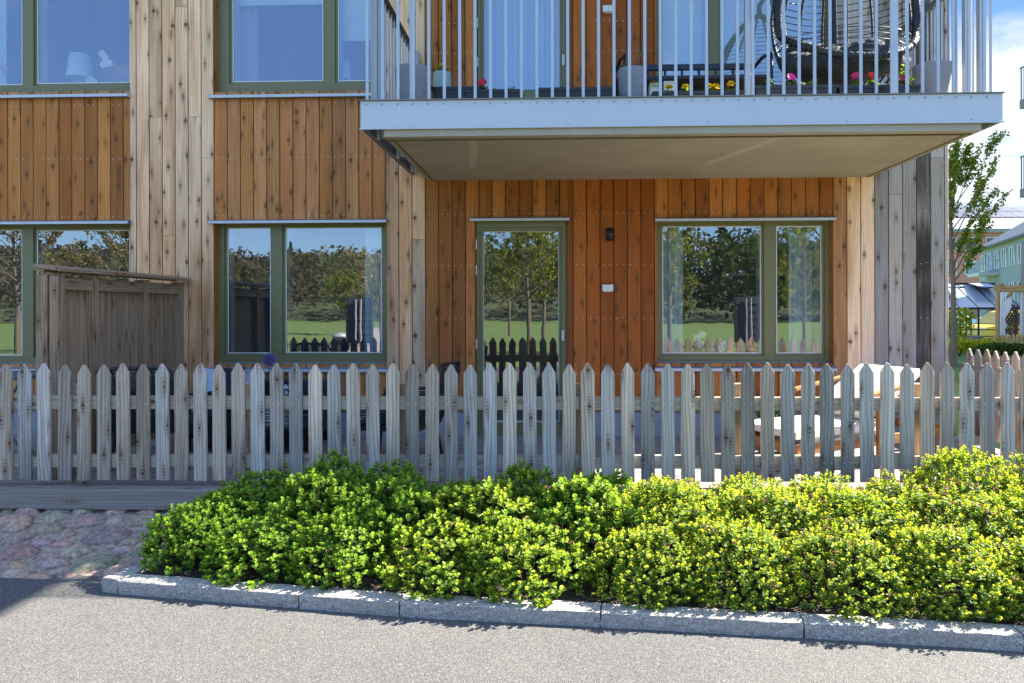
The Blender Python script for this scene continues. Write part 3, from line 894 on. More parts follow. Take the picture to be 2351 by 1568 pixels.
for j in range(NY+1):
    row = []; cr = []
    y = 4.13+.95*j/NY
    for i in range(NX+1):
        x = -6.2+3.75*i/NX
        best = None; bd = 9
        bx_, by_ = int(x*4), int(y*4)
        wxn = x+mnoise.noise(Vector((x*7, y*7, 1)))*.045; wyn = y+mnoise.noise(Vector((x*7, y*7, 7)))*.035
        for u in (-1, 0, 1):
            for v in (-1, 0, 1):
                for p in buckets.get((bx_+u, by_+v), ()):
                    ca, sa = math.cos(p[4]), math.sin(p[4]); dx, dy = wxn-p[0], wyn-p[1]
                    e = math.hypot((dx*ca+dy*sa)/1.35, (-dx*sa+dy*ca)/.88)/p[2]
                    if e < bd: bd = e; best = p
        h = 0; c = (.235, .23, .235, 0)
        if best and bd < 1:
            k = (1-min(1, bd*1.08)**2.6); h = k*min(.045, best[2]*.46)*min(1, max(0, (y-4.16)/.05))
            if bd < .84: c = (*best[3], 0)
            elif bd < .97: c = (.13, .128, .13, 0)  # crevice shade around each stone, put into the vertex colour
        z = slope_z(y)+h+mnoise.noise(Vector((x*40, y*40, 0)))*.0035-.008
        row.append((x, y, z)); cr.append(c)
    rows.append(row); cols.append(cr)
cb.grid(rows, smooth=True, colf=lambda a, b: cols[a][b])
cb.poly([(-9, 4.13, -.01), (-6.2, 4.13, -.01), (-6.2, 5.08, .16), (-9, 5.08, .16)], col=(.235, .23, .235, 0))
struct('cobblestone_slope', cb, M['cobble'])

# terrace: edge beam and deck -----------------------------------------------
BT = at(300, 1126, 5.02).z; BBt = at(300, 1171, 5.02).z
be = MB()
be.box(-9, -1.2, 5.02, 5.22, BBt, BT, off=(3.1, 2)); be.box(-1.197, 4.2, 5.022, 5.22, BBt-.05, BT-.002, off=(9.3, 7))
tag(be.build('terrace_edge_beam', M['beam'], None, .006, loc=(-2, 5.1, BBt)), 'thick grey timber beam along the terrace edge above the cobbles', 'timber beam')
DZ = 0.275
dk = MB()
y = 5.235; k = 0
while y < YW+.02:
    x = -9.0
    while x < 4.15:
        L = rnd.uniform(2.4, 3.9); x2 = min(x+L, 4.15)
        dk.box(x+.002, x2-.002, y, y+.118, DZ-.028, DZ+rnd.uniform(-.001, .001)); x = x2
    y += .124
dk.box(-9, 4.15, 5.23, YW+.02, DZ-.2, DZ-.04)
struct('terrace_deck', dk, M['deck'], label='grey timber terrace deck behind the picket fence')

# ================================================================== FENCES
PX = [15, 76, 137, 201, 262, 326, 388, 451, 513, 572, 632, 692, 753, 814, 874, 935, 996, 1056, 1117, 1179, 1241, 1303, 1365, 1426, 1487, 1550, 1612, 1675, 1736,
      1799, 1860, 1923, 1985.5, 2049, 2113, 2176, 2238, 2303, 2366, 2428, 2491, 2555, 2617, 2681, 2743.5, 2806.7, 2870, 2933, 2997, 3060, 3126, 3189, 3251, 3314]
PX = [-108, -47] + PX + [3377, 3440, 3502]
PX = [p*0.7261 for p in PX]
fence = thing('picket_fence', 'long weathered grey picket fence with pointed boards along the terrace front', 'fence', (0, 5.2, DZ))
def picket(parent, mat, c, ztop, zbot, w=.097, t=.022, tip=.072, ang=0.0, tilt=0.0, flat=.010):
    mb = MB()
    out = [(-w/2, zbot), (w/2, zbot), (w/2, ztop-tip), (flat/2+.004, ztop-.003), (0, ztop), (-flat/2-.004, ztop-.003), (-w/2, ztop-tip)]
    def P(x, y, z):
        x2 = x+tilt*(z-zbot)
        return (c[0]+x2*math.cos(ang)-y*math.sin(ang), c[1]+x2*math.sin(ang)+y*math.cos(ang), z)
    ou, ov = rnd.randint(1, 300)*1.37+.03, rnd.random()*60
    F = [P(x, 0, z) for x, z in out]; B = [P(x, t, z) for x, z in out]
    mb.poly(F, [(ou+x+w/2, ov+z) for x, z in out]); mb.poly(B[::-1], [(ou+x+w/2+.3, ov+z) for x, z in out[::-1]])
    for k in range(7):
        k2 = (k+1) % 7
        a, b = out[k], out[k2]
        if k == 0: uv = [(ou, ov), (ou+w, ov), (ou+w, ov+.02), (ou, ov+.02)]
        else: uv = [(ou+.7, ov+a[1]), (ou+.7, ov+b[1]), (ou+.722, ov+b[1]), (ou+.722, ov+a[1])]
        mb.poly([F[k2], F[k], B[k], B[k2]], uv)
    for z in (railz[0], railz[1]):                                         # screw heads
        for sx in (-.27, .27):
            x0 = w*sx; q = .003
            mb.poly([P(x0-q, -.0016, z-q), P(x0+q, -.0016, z-q), P(x0+q, -.0016, z+q), P(x0-q, -.0016, z+q)], mi=1)
    o = mb.build('picket', [mat, M['nail']], parent, .0035, weld=True)
    return o
railz = (at(1200, 928, 5.2).z, at(1200, 1062, 5.2).z)
for p in PX:
    Y = yf(p)+rnd.uniform(-.003, .003)
    c = at(p, 900, Y)
    picket(fence, M['fence'], c, at(p, 834.0+1.5*(1-p/2351)+rnd.uniform(-2.2, 2.2), Y).z, at(p, 1103+5.0*p/2351+rnd.uniform(-1.2, 1.2), Y).z, w=.0975+rnd.uniform(-.0025, .0025), tilt=rnd.uniform(-.006, .006))
xa, xbb = at(-190, 900, 5.12).x, 3.98
for (pl_, pr_) in (((909, 939), (914, 944)), ((1043, 1073), (1048, 1079))):
    segs = [xa, at(222, 900, yf(222)).x, at(1330, 900, yf(1330)).x, xbb]
    for k, (a, b) in enumerate(zip(segs, segs[1:])):
        mb = MB()
        fz = lambda X_, q: q
        def fenceY(X_): return 5.12+.16*((X_-at(0, 900, 5.12).x)/(at(2351, 900, 5.28).x-at(0, 900, 5.12).x))
        za0, za1 = at(0, pl_[1], 5.14).z, at(0, pl_[0], 5.14).z
        zb0, zb1 = at(2351, pr_[1], 5.30).z, at(2351, pr_[0], 5.30).z
        A = Vector((a+.002, fenceY(a)+.026+.0225, (za0+za1)/2)); B = Vector((b-.002, fenceY(b)+.026+.0225, (zb0+zb1)/2))
        tt = lambda X_: (X_-at(0, 900, 5.12).x)/(at(2351, 900, 5.28).x-at(0, 900, 5.12).x)
        A.z = (za0+za1)/2+((zb0+zb1)-(za0+za1))/2*tt(a); B.z = (za0+za1)/2+((zb0+zb1)-(za0+za1))/2*tt(b)
        mb.beam(A, B, .045, (za1-za0), up=Vector((0, 0, 1)))
        mb.build('rail', M['rail'], fence, .003)
for p in (187, 560, 932, 1325, 1697, 2102):
    c = at(p, 1000, yf(p)+.12); mb = MB()
    zt = at(p, 880, c.y).z
    mb.box(c.x-.045, c.x+.045, yf(p)+.072, yf(p)+.162, BT-.003, zt)
    mb.build('post', M['post'] if p > 700 else M['fence'], fence, .003)
# fence closing the terrace on the right, running back to the corner
sf = thing('picket_fence', 'shorter picket fence running back from the front fence to the building corner', 'fence', (4.05, 6.3, DZ))
y = 5.42; k = 0
while y < 7.35:
    c = (4.09+rnd.uniform(-.004, .004), y, 0)
    picket(sf, M['fence'], c, 1.205+rnd.uniform(-.008, .008), .36, ang=R(90), tilt=rnd.uniform(-.005, .005)); y += .142
for z in (1.0, .56):
    mb = MB(); mb.box(4.098-.05+.045, 4.098+.04, 5.34, 7.46, z-.047, z+.047); mb.build('rail', M['rail'], sf, .003)
for yy in (5.40, 6.35, 7.36):
    mb = MB(); mb.box(4.142, 4.232, yy, yy+.09, -.02, 1.10); mb.build('post', M['post'], sf, .003)

# ================================================================== PRIVACY SCREEN
sx = at(409, 640, 7.4).x; y1s = 7.44; zt = 1.90
y0s = min((abs(at(120, 610, 5+.02*k).x-.0-sx), 5+.02*k) for k in range(60))[1]
sc = thing('privacy_screen', 'weathered timber privacy screen with a sloping board cap beside the left window', 'screen', (sx, 6.4, DZ))
mb = MB(); M1 = Matrix.Translation((sx, (y0s+y1s)/2, zt+.035)) @ Matrix.Rotation(R(9), 4, 'Y')
mb.box(-.11, .11, -(y1s-y0s)/2-.06, (y1s-y0s)/2+.02, -.014, .014, M=M1)
mb.box(-.125, -.04, -(y1s-y0s)/2-.03, (y1s-y0s)/2+.02, -.04, -.0145, M=M1)
mb.build('cap', M['screen'], sc, .003)
for yy in (y0s, y0s+.42, y0s+1.17, y1s-.1):
    mb = MB(); mb.box(sx-.045, sx+.055, yy, yy+.075, DZ+.002, zt-.012); mb.build('post', M['screen'], sc, .003)
for z in (zt-.09, .93):
    segs = [(y0s+.076, y0s+.419), (y0s+.496, y0s+1.169), (y0s+1.246, y1s-.101)]
    for a, b in segs:
        mb = MB(); mb.box(sx-.01, sx+.045, a, b, z-.045, z+.045); mb.build('rail', M['screen'], sc, .002)
mb = MB(); y = y0s+.08
while y < y1s-.1:
    w = rnd.choice((.07, .09, .095)); w = min(w, y1s-.1-y)
    mb.box(sx-.034+rnd.uniform(-.003, .003), sx-.0125, y, y+w-.003, DZ+.05, zt-.03); y += w
mb.build('boards', M['screen'], sc)
mb = MB()
for k, xx in enumerate((-.085, -.035)): mb.box(sx+xx-.03, sx+xx+.018, y0s-.024-.01*k, y0s-.002, DZ+.01, zt-.02)
mb.box(sx+.0, sx+.062, y0s-.03, y0s-.003, DZ+.01, zt-.03)
mb.build('end_board', M['screen'], sc, .002)

# ================================================================== CAMERA, SUN, SKY
cam = bpy.data.cameras.new('camera'); co = bpy.data.objects.new('camera', cam); COL.objects.link(co)
cam.sensor_width = 36; cam.sensor_fit = 'HORIZONTAL'; cam.lens = FPX/PW*36
cam.shift_x = (PW/2-CX)/PW; cam.shift_y = -(PH/2-CY)/PW
cam.clip_start = .05; cam.clip_end = 2000
mw = Matrix((RT, UP, -FW)).transposed().to_4x4(); mw.translation = CAM
co.matrix_world = mw; scene.camera = co
SAZ, SEL = R(18.7), R(39.5)
S = Vector((math.cos(SEL)*math.cos(SAZ), math.cos(SEL)*math.sin(SAZ), math.sin(SEL)))
sd = bpy.data.lights.new('sun', 'SUN'); sd.energy = 5.0; sd.angle = R(.53); sd.color = (1.0, .94, .84)
sun = bpy.data.objects.new('sun', sd); COL.objects.link(sun); sun.rotation_euler = (-S).to_track_quat('-Z', 'Y').to_euler()
W = bpy.data.worlds.new('World'); scene.world = W; W.use_nodes = True
t = NT(W.node_tree); bg = W.node_tree.nodes['Background']
sky = t.node('ShaderNodeTexSky', sky_type='NISHITA'); sky.sun_disc = False
sky.sun_elevation = SEL; sky.sun_rotation = math.atan2(S.x, S.y); sky.air_density = 1.0; sky.dust_density = .6; sky.ozone_density = 1.6
tc = t.node('ShaderNodeTexCoord'); dx, dy, dz = t.sep(X(t, tc.outputs['Generated']))
h = t.m('MAXIMUM', dz, 0.0)+.18
cv = t.vec(dx/h, dy/h, 0.0)
n1 = t.noise(cv, 1.15, 6, .56, .25)
mask = t.ss(.47, .64, n1 + t.ss(.15, .75, dy)*t.ss(.2, .6, dx)*.22 - .10)
mask = mask*t.ss(-.02, .05, dz)
low = t.ss(.25, .75, dx*.5+dy*.85)*(1.0-t.ss(.5, .8, dz))                 # clear blue quarter of the sky beyond the corner
band = (1.0-t.ss(.30, .75, dz))*.85
nis = t.mix(band, X(t, sky.outputs[0]), t.mix(t.ss(.03, .26, dz), (2.3, 4.1, 6.4), (.85, 1.8, 4.3)))
sk = t.mix(low*.92, nis, t.mix(t.ss(.0, .4, dz), (1.25, 1.9, 2.9), (.42, .95, 2.3)))
cc = t.mix(mask*.9, sk, t.mix(low, (4.2, 4.4, 4.9), (2.5, 2.6, 2.75)))
t.set(bg.inputs[0], cc); bg.inputs[1].default_value = .095
vs = scene.view_settings; vs.view_transform = 'Standard'; vs.look = 'None'; vs.gamma = 1; vs.exposure = 2.32
scene.cycles.use_denoising = True
scene.cycles.max_bounces = 10; scene.cycles.transparent_max_bounces = 16; scene.cycles.caustics_reflective = False; scene.cycles.caustics_refractive = False
# ================================================================== PLANTING BED SHRUBS
def rdir(r): 
    while True:
        v = Vector((r.uniform(-1, 1), r.uniform(-1, 1), r.uniform(-1, 1)))
        if .05 < v.length < 1: return v.normalized()
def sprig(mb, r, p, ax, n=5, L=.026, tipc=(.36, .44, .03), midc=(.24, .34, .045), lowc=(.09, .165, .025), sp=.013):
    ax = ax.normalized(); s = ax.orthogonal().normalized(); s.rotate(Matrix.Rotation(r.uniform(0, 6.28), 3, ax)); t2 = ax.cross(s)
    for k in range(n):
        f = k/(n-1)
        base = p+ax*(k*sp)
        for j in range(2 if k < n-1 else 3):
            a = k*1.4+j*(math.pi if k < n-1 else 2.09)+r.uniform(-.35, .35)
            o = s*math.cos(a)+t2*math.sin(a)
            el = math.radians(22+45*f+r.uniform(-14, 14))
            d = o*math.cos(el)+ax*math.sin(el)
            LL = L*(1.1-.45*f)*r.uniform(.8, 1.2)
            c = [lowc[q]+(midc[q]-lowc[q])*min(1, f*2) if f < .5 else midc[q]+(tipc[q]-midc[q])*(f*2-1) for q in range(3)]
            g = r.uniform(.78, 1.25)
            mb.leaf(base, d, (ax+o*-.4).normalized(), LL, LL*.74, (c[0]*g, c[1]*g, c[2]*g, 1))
def shrub_proto(seed, heads, lime=1.0, ls=.033, ns=560):
    r = random.Random(seed); mb = MB(); st = MB(); hd = MB()
    R0, H0 = .33, .42
    lumps = [(rdir(r), r.uniform(.75, 1.2)) for _ in range(9)]
    def rad(d):
        k = 1.0+.16*mnoise.noise(d*2.1+Vector((seed, 0, 0)))+.10*mnoise.noise(d*5+Vector((0, seed, 0)))
        return k
    for i in range(ns):
        d = rdir(r)
        if d.z < -.1: d.z = -d.z
        d.z = abs(d.z)*.95-.02; d.normalize()
        k = rad(d)*(r.uniform(.90, 1.03) if r.random() < .74 else r.uniform(.45, .85))
        p = Vector((d.x*R0*k, d.y*R0*k, .03+max(0, d.z)*H0*k))
        ax = Vector((d.x*.7, d.y*.7, .75+d.z*.35))+rdir(r)*.45
        lm = r.random()
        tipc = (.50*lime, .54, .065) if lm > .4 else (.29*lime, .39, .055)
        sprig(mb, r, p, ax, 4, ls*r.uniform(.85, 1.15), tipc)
    for i in range(46):
        d = rdir(r); d.z = abs(d.z); k = rad(d)*r.uniform(.9, 1.12)
        e = Vector((d.x*R0*k*.95, d.y*R0*k*.95, .02+d.z*H0*k*.97)); b = Vector((d.x*.07, d.y*.07, -.04))
        m_ = (b+e)*.5+Vector((d.x*.05, d.y*.05, .03))+rdir(r)*.02
        st.tube([b, m_, e], [.0042, .003, .0015], 5, cap=False)
    for i in range(heads):
        d = rdir(r); d.z = abs(d.z)*.8+.3; d.normalize(); k = rad(d)*1.06
        p = Vector((d.x*R0*k, d.y*R0*k, .04+d.z*H0*k))
        st.tube([p-Vector((0, 0, .07)), p+Vector((0, 0, .02))], .0013, 4, cap=False)
        for q in range(13):
            o = rdir(r)*r.uniform(.004, .02); o.z *= .5
            g = r.uniform(.7, 1.3)
            hd.leaf(p+Vector((0, 0, .02))+o, rdir(r), rdir(r), .011, .008, (.17*g, .105*g, .085*g, 1))
    return (mb.mesh('shrub_foliage', M['leaf']), st.mesh('shrub_stems', M['stemb']), hd.mesh('shrub_heads', M['leaf']) if heads else None)
protos = [shrub_proto(11, 0, .62, .031, 600), shrub_proto(23, 6, .88, .029, 640), shrub_proto(37, 18, 1.0, .0235, 820), shrub_proto(59, 34, 1.0, .0225, 840), shrub_proto(71, 3, .68, .030, 620), shrub_proto(83, 24, 1.02, .0235, 820)]
def kerb_y(x):
    for a, b in zip(KP[1:], KP[2:]):
        if a.x <= x <= b.x: return a.y+(b.y-a.y)*(x-a.x)/(b.x-a.x)
    return KP[1].y if x < KP[1].x else KP[-1].y
def soil_z(x, y): return .045+.10*(y-kerb_y(x)-.11)/(5.01-kerb_y(x))
def shrub(x, y, h, rx, k, label, ry=None):
    z = soil_z(x, y)-.01
    t = thing('spirea_shrub', label, 'shrub', (x, y, z), 'spirea shrubs in the kerbed planting bed')
    t.rotation_euler.z = rnd.uniform(0, 6.28); t.scale = (rx/.33, (ry or rx)/.33, h*.95/.42)
    f, s, hd = protos[k]
    for nm, me in (('foliage', f), ('stem', s), ('flower_head', hd)):
        if me is None: continue
        o = bpy.data.objects.new(nm, me); COL.objects.link(o); o.parent = t
        if nm != 'foliage': o['kind'] = 'stuff'
SIL = [(300, 1260), (335, 1235), (400, 1150), (520, 1112), (650, 1068), (780, 1050), (870, 1072), (950, 1080), (1030, 1104), (1110, 1106), (1180, 1080), (1250, 1070), (1330, 1084), (1400, 1092), (1500, 1104),
       (1600, 1108), (1700, 1100), (1800, 1092), (1900, 1100), (2000, 1106), (2070, 1095), (2130, 1052), (2200, 1040), (2270, 1088), (2351, 1062), (2700, 1070)]
def sil(px):
    for (a, b), (c, d) in zip(SIL, SIL[1:]):
        if a <= px <= c: return b+(d-b)*(px-a)/(c-a)
    return 1100
names = []
ordn = ['leftmost', 'second', 'third', 'fourth', 'fifth', 'sixth', 'seventh', 'eighth', 'ninth', 'tenth', 'eleventh', 'twelfth']
fr_x = [-2.2, -1.72, -1.2, -.68, -.17, .50, 1.0, 1.48, 2.02, 2.55]
fl = ['low spirea shrub at the left corner of the kerb', 'low spirea shrub behind the longest kerb stone', 'low spirea shrub over the joint of the long and short kerb stones', 'low spirea shrub behind the half-length kerb stone',
      'low lime spirea shrub spilling onto the kerb left of the bare mulch gap', 'open spirea shrub with bare brown stems beside the mulch gap', 'front spirea shrub right of the mulch gap by the kerb joint', 'front spirea shrub behind the kerb stone right of the middle',
      'front spirea shrub near the right end of the kerb', 'front spirea shrub cut by the right picture edge']
for i, x in enumerate(fr_x):
    x += rnd.uniform(-.04, .04)
    shrub(x, kerb_y(x)+.37+rnd.uniform(-.02, .05), rnd.uniform(.28, .33) if i < 5 else rnd.uniform(.31, .36), rnd.uniform(.30, .35) if i else .28, (0, 0, 4, 1, 1, 2, 5, 3, 2, 5)[i], fl[i])
md_x = [-2.12, -1.58, -1.02, -.46, .10, .66, 1.22, 1.78, 2.32, 2.86]
for i, x in enumerate(md_x):
    x += rnd.uniform(-.05, .05); y = (kerb_y(x)+.1+5.05)/2+.03
    shrub(x, y, rnd.uniform(.40, .44) if i else .34, rnd.uniform(.37, .42) if i else .34, (0, 4, 0, 1, 4, 2, 5, 2, 3, 5)[i],
          '%s spirea shrub of the middle row in the bed, counted from the left' % ordn[i] if i < 9 else 'last spirea shrub of the middle row, at the right picture edge')
bk_x = [-1.95, -1.50, -1.05, -.60, -.18, .28, .76, 1.24, 1.72, 2.2, 2.62, 3.1]
for i, x in enumerate(bk_x):
    y = 4.74
    px = 1280+x/y*FPX
    zt = at(px, sil(px)+4, y).z
    shrub(x, y, max(.25, zt-soil_z(x, y)-.0), .35, (0, 0, 4, 0, 1, 0, 3, 5, 2, 3, 5, 3)[i],
          '%s spirea shrub of the back row against the picket fence' % (ordn[i].capitalize() if i else 'Leftmost'), .27)

# ================================================================== TREES
def make_tree(name, label, loc, seed, H, th, rx, nl, ls, cols, tr, upward=.6, group=None, proto=None):
    t = thing(name, label, 'tree', loc, group)
    r = random.Random(seed); tk = MB(); cr = MB(); tips = []
    top = Vector((r.uniform(-.1, .1), r.uniform(-.1, .1), H*.95))
    tp = [Vector((0, 0, -.1)), Vector((.01, .01, th*.5)), Vector((0, 0, th)), top*.62+Vector((r.uniform(-.06, .06)*H*.2, 0, 0)), top]
    tk.tube(tp, [tr*1.25, tr, tr*.85, tr*.5, tr*.12], 8)
    nlimb = 26
    for i in range(nlimb):
        f = i/nlimb; z = th+(H*.86-th)*f
        a = i*2.4+r.uniform(-.4, .4)
        prof = math.sin(math.pi*min(1, (.18+f*.82)))**.7
        L = rx*prof*r.uniform(.75, 1.15)
        d = Vector((math.cos(a), math.sin(a), upward+f*.5)); 
        b = Vector((0, 0, z)); e = b+d*L
        m_ = b+d*L*.5+Vector((0, 0, -.05*L))+rdir(r)*.06*L
        tk.tube([b, m_, e], [tr*.34*(1-f*.5), tr*.2*(1-f*.5), tr*.05], 5, cap=False)
        for q in range(6):
            s0 = b+(e-b)*r.uniform(.3, .95); dd = (d+rdir(r)*.9).normalized(); ll = L*r.uniform(.22, .45)
            e2 = s0+dd*ll
            tk.tube([s0, (s0+e2)/2+rdir(r)*.03, e2], [tr*.09, tr*.06, tr*.025], 4, cap=False)
            tips.append((s0, e2))
        tips.append((m_, e)); tips.append((b+(e-b)*.7, e))
    tips.append((top*.8, top)); tips.append((top*.9, top+Vector((0, 0, .1))))
    for i in range(nl):
        s0, e2 = tips[r.randrange(len(tips))]
        f = r.random()**.6
        p = s0+(e2-s0)*f*1.08+rdir(r)*ls*r.uniform(.2, 1.3)
        c = cols[r.randrange(len(cols))]; g = r.uniform(.75, 1.25)
        d = rdir(r); d.z -= .35
        cr.leaf(p, d, rdir(r)+Vector((0, 0, .8)), ls*r.uniform(.7, 1.2), ls*.7, (c[0]*g, c[1]*g, c[2]*g, 1))
    tk.v = [(x+loc[0], y+loc[1], z+loc[2]) for x, y, z in tk.v]; cr.v = [(x+loc[0], y+loc[1], z+loc[2]) for x, y, z in cr.v]
    tk.build('trunk', M['bark'], t); cr.build('crown', M['tleaf'], t)
    return t
GRN = [(.10, .17, .022), (.14, .22, .03), (.07, .12, .018)]
tb = at(2189, 830, 14.0)
make_tree('young_tree', 'slender young maple tree with fresh green leaves beside the building corner', (tb.x, 14.0, tb.z), 3, at(2200, 328, 14).z-tb.z, at(2189, 648, 14).z-tb.z-.02, .82, 7500, .055, [(.17, .25, .03), (.22, .30, .045), (.11, .17, .022)], .05, 1.35)

# trees in the park behind the camera (seen reflected in the windows)
park = [(1213, 24, 'park tree with a broad spring crown opposite the terrace door', 4.7, 1.7, 1.55), (1249, 33, 'thinner park tree just behind the one opposite the terrace door', 5.2, 2.3, 1.5),
        (1168, 44, 'small far park tree opposite the left edge of the terrace door', 5.5, 2.0, 1.9), (8, 23, 'park tree opposite the left window beside the screen', 5.6, 1.9, 1.7),
        (280, 27, 'park tree opposite the right part of the left window', 5.2, 1.5, 1.6), (872, 32, 'pale blossoming park tree opposite the middle window', 4.2, .9, 1.5),
        (806, 46, 'small round park tree opposite the middle window', 3.9, 1.3, 1.6), (1536, 25, 'tall park tree opposite the left part of the right window', 6.0, 1.2, 1.2), (1838, 30, 'leafy park tree opposite the right window, right half', 6.2, 1.0, 1.7)]
for i, (px, L, lab_, H, th, rx) in enumerate(park):
    x = (px-1280)/FPX*L; y = 2*YG-L
    cols = [(.24, .26, .06), (.30, .31, .08), (.14, .18, .04)] if i not in (3, 4, 5) else [(.28, .21, .10), (.32, .27, .12), (.16, .14, .06)]
    if i == 5: cols = [(.5, .46, .38), (.3, .3, .15), (.2, .18, .1)]
    make_tree('park_tree', lab_, (x, y, -.03), 40+i, H, th, rx, 5200, .095, cols, .085, .75)
# wooded hill
hl = MB(); rows = []
for j in range(9):
    row = []
    for i in range(41):
        x = -260+13*i; y = -88-14*j
        row.append((x, y, -.05+min(1.0, j/4.0)**.9*8.5*(1+.35*mnoise.noise(Vector((x*.012, 3, 0))))))
    rows.append(row)
hl.grid(rows); struct('hill', hl, M['hillmat'])
wd = MB(); r = random.Random(99)
for i in range(460):
    x = r.uniform(-170, 150); y = -r.uniform(80, 150)
    if x > 10 and r.random() < .6: y = -r.uniform(68, 88)
    f = max(0, (-y-88)/112)
    z0 = min(1.0, f*2)**.9*8.5*(1+.35*mnoise.noise(Vector((x*.012, 3, 0))))
    H = (r.uniform(8.0, 10.5)+(2.0 if x > 10 else 0))*(1-.32*min(1, f*2)); rr_ = r.uniform(3.4, 6.0)
    con = r.random() < .10
    base = (.045, .07, .026) if con else r.choice([(.115, .098, .07), (.095, .105, .05), (.105, .092, .065), (.12, .13, .06)])
    if x > 10: base = (.05, .075, .03) if r.random() < .6 else (.07, .095, .035)
    for q in range(300):
        d = rdir(r)
        k = r.uniform(.6, 1.0)
        if con: hz = r.random(); p = Vector((x+d.x*rr_*.7*(1-hz)*k, y+d.y*rr_*.7*(1-hz)*k, z0+.5+hz*H*1.1))
        else: p = Vector((x+d.x*rr_*k, y+d.y*rr_*k, z0+H*.58+d.z*H*.46*k))
        g = r.uniform(.82, 1.18); s_ = r.uniform(.22, .45)
        a = rdir(r)*s_; b_ = rdir(r)*s_
        wd.poly([p-a, p-b_, p+a, p+b_], None, (base[0]*g, base[1]*g, base[2]*g, 1))
tag(wd.build('woods', M['tleaf'], None), 'far wooded hillside across the field behind the viewer', None, None, 'stuff')

# notice boards, bin behind the camera
for px, lab_ in ((822, 'slatted dark notice board on steel posts opposite the middle window'), (1712, 'slatted dark notice board on steel posts opposite the right window')):
    L = 17.5; x = (px-1280)/FPX*L; y = 2*YG-L
    nb = thing('notice_board', lab_, 'notice board', (x, y, 0))
    for sx in (-.06, .06):
        mb = MB(); mb.tube([(x+sx, y+.12, 0), (x+sx, y+.12, 1.85)], .025, 10); mb.build('post', M['galv'], nb)
    mb = MB(); mb.box(x-.32, x+.32, y-.05, y+.05, .78, 1.9)
    for k in range(6): mb.box(x-.31, x+.31, y+.051, y+.075, .82+k*.18, .95+k*.18)
    mb.build('board', M['slate'], nb)
x = (778-1280)/FPX*20; y = 2*YG-20
lb = thing('litter_bin', 'round grey litter bin on the grass opposite the middle window', 'bin', (x, y, -.03))
mb = MB(); mb.lathe((x, y, -.03), [(0, .0), (.2, .0), (.21, .85), (.235, .86), (.235, .9), (.1, .98), (0, .99)], 20); mb.build('bin_body', M['galv'], lb)
mb = MB(); mb.box(x-.12, x+.12, y+.185, y+.225, .62, .72); mb.build('opening', M['black'], lb)
# ================================================================== THINGS ON THE BALCONY
YF = FZ
def trough(name, px0, px1, pyt, Y, label, d=.17, mat='trough', flowers=None, group='black planter boxes on the balcony'):
    A, B = at(px0, pyt, Y), at(px1, pyt, Y); z1 = A.z; z0 = YF+.002
    t = thing(name, label, 'planter', ((A.x+B.x)/2, Y+d/2, z0), group)
    mb = MB(); x0, x1 = A.x, B.x; e = .03
    o = [(x0+e, Y+e*.7, z0), (x1-e, Y+e*.7, z0), (x1-e, Y+d-e*.7, z0), (x0+e, Y+d-e*.7, z0)]
    p = [(x0+.01, Y+.008, z1-.022), (x1-.01, Y+.008, z1-.022), (x1-.01, Y+d-.008, z1-.022), (x0+.01, Y+d-.008, z1-.022)]
    for k in range(4):
        k2 = (k+1) % 4; mb.poly([o[k], o[k2], p[k2], p[k]])
    mb.poly(o[::-1])
    ring_ = [(x0, x1, Y, Y+.018), (x0, x1, Y+d-.018, Y+d), (x0, x0+.018, Y+.018, Y+d-.018), (x1-.018, x1, Y+.018, Y+d-.018)]
    for a in ring_: mb.box(*a, z1-.024, z1)
    mb.build('box', M[mat], t)
    s = MB(); s.box(x0+.02, x1-.02, Y+.02, Y+d-.02, z1-.06, z1-.03); s.build('potting_soil', M['soil'], t)
    return t, x0, x1, Y+d/2, z1-.03
def flower_plant(x, y, z, label, kind, col, h=.10, seed=0, n=10):
    t = thing(kind, label, 'flower', (x, y, z))
    r = random.Random(seed); lf = MB(); fl_ = MB(); st = MB()
    for i in range(n):
        d = rdir(r); d.z = abs(d.z)+.3; d.normalize(); p = Vector((x, y, z))+Vector((d.x*.05, d.y*.04, d.z*h*r.uniform(.4, .85)))
        st.tube([(x, y, z-.01), (p+Vector((x, y, z)))/2, p], .0025, 4, cap=False)
        for q in range(5):
            g = r.uniform(.7, 1.2); lf.leaf(p, rdir(r)+Vector((0, 0, .25)), Vector((0, 0, 1)), .04, .022, (.16*g, .26*g, .045*g, 1))
    lf.build('leaves', M['leaf'], t); st.build('stem', M['leafstem'], t)
    if col:
        if kind == 'marigold':
            for q in range(46):
                d = rdir(r); d.z = abs(d.z)
                c = Vector((x, y, z+h)); g = r.uniform(.8, 1.15)
                fl_.leaf(c+d*.012, d+Vector((0, 0, .3)), rdir(r), .026, .022, (col[0]*g, col[1]*g, col[2]*g, 1))
        else:
            c = Vector((x, y, z+h)); ax = Vector((r.uniform(-.4, .4), -.8, .4)).normalized(); s = ax.orthogonal().normalized(); t2 = ax.cross(s)
            for q in range(6):
                a = q*1.047; o = s*math.cos(a)+t2*math.sin(a)
                fl_.leaf(c, o+ax*.35, ax, .044, .044, (*col, 1))
        fl_.build('blossom', M['vcol'], t)
    return t
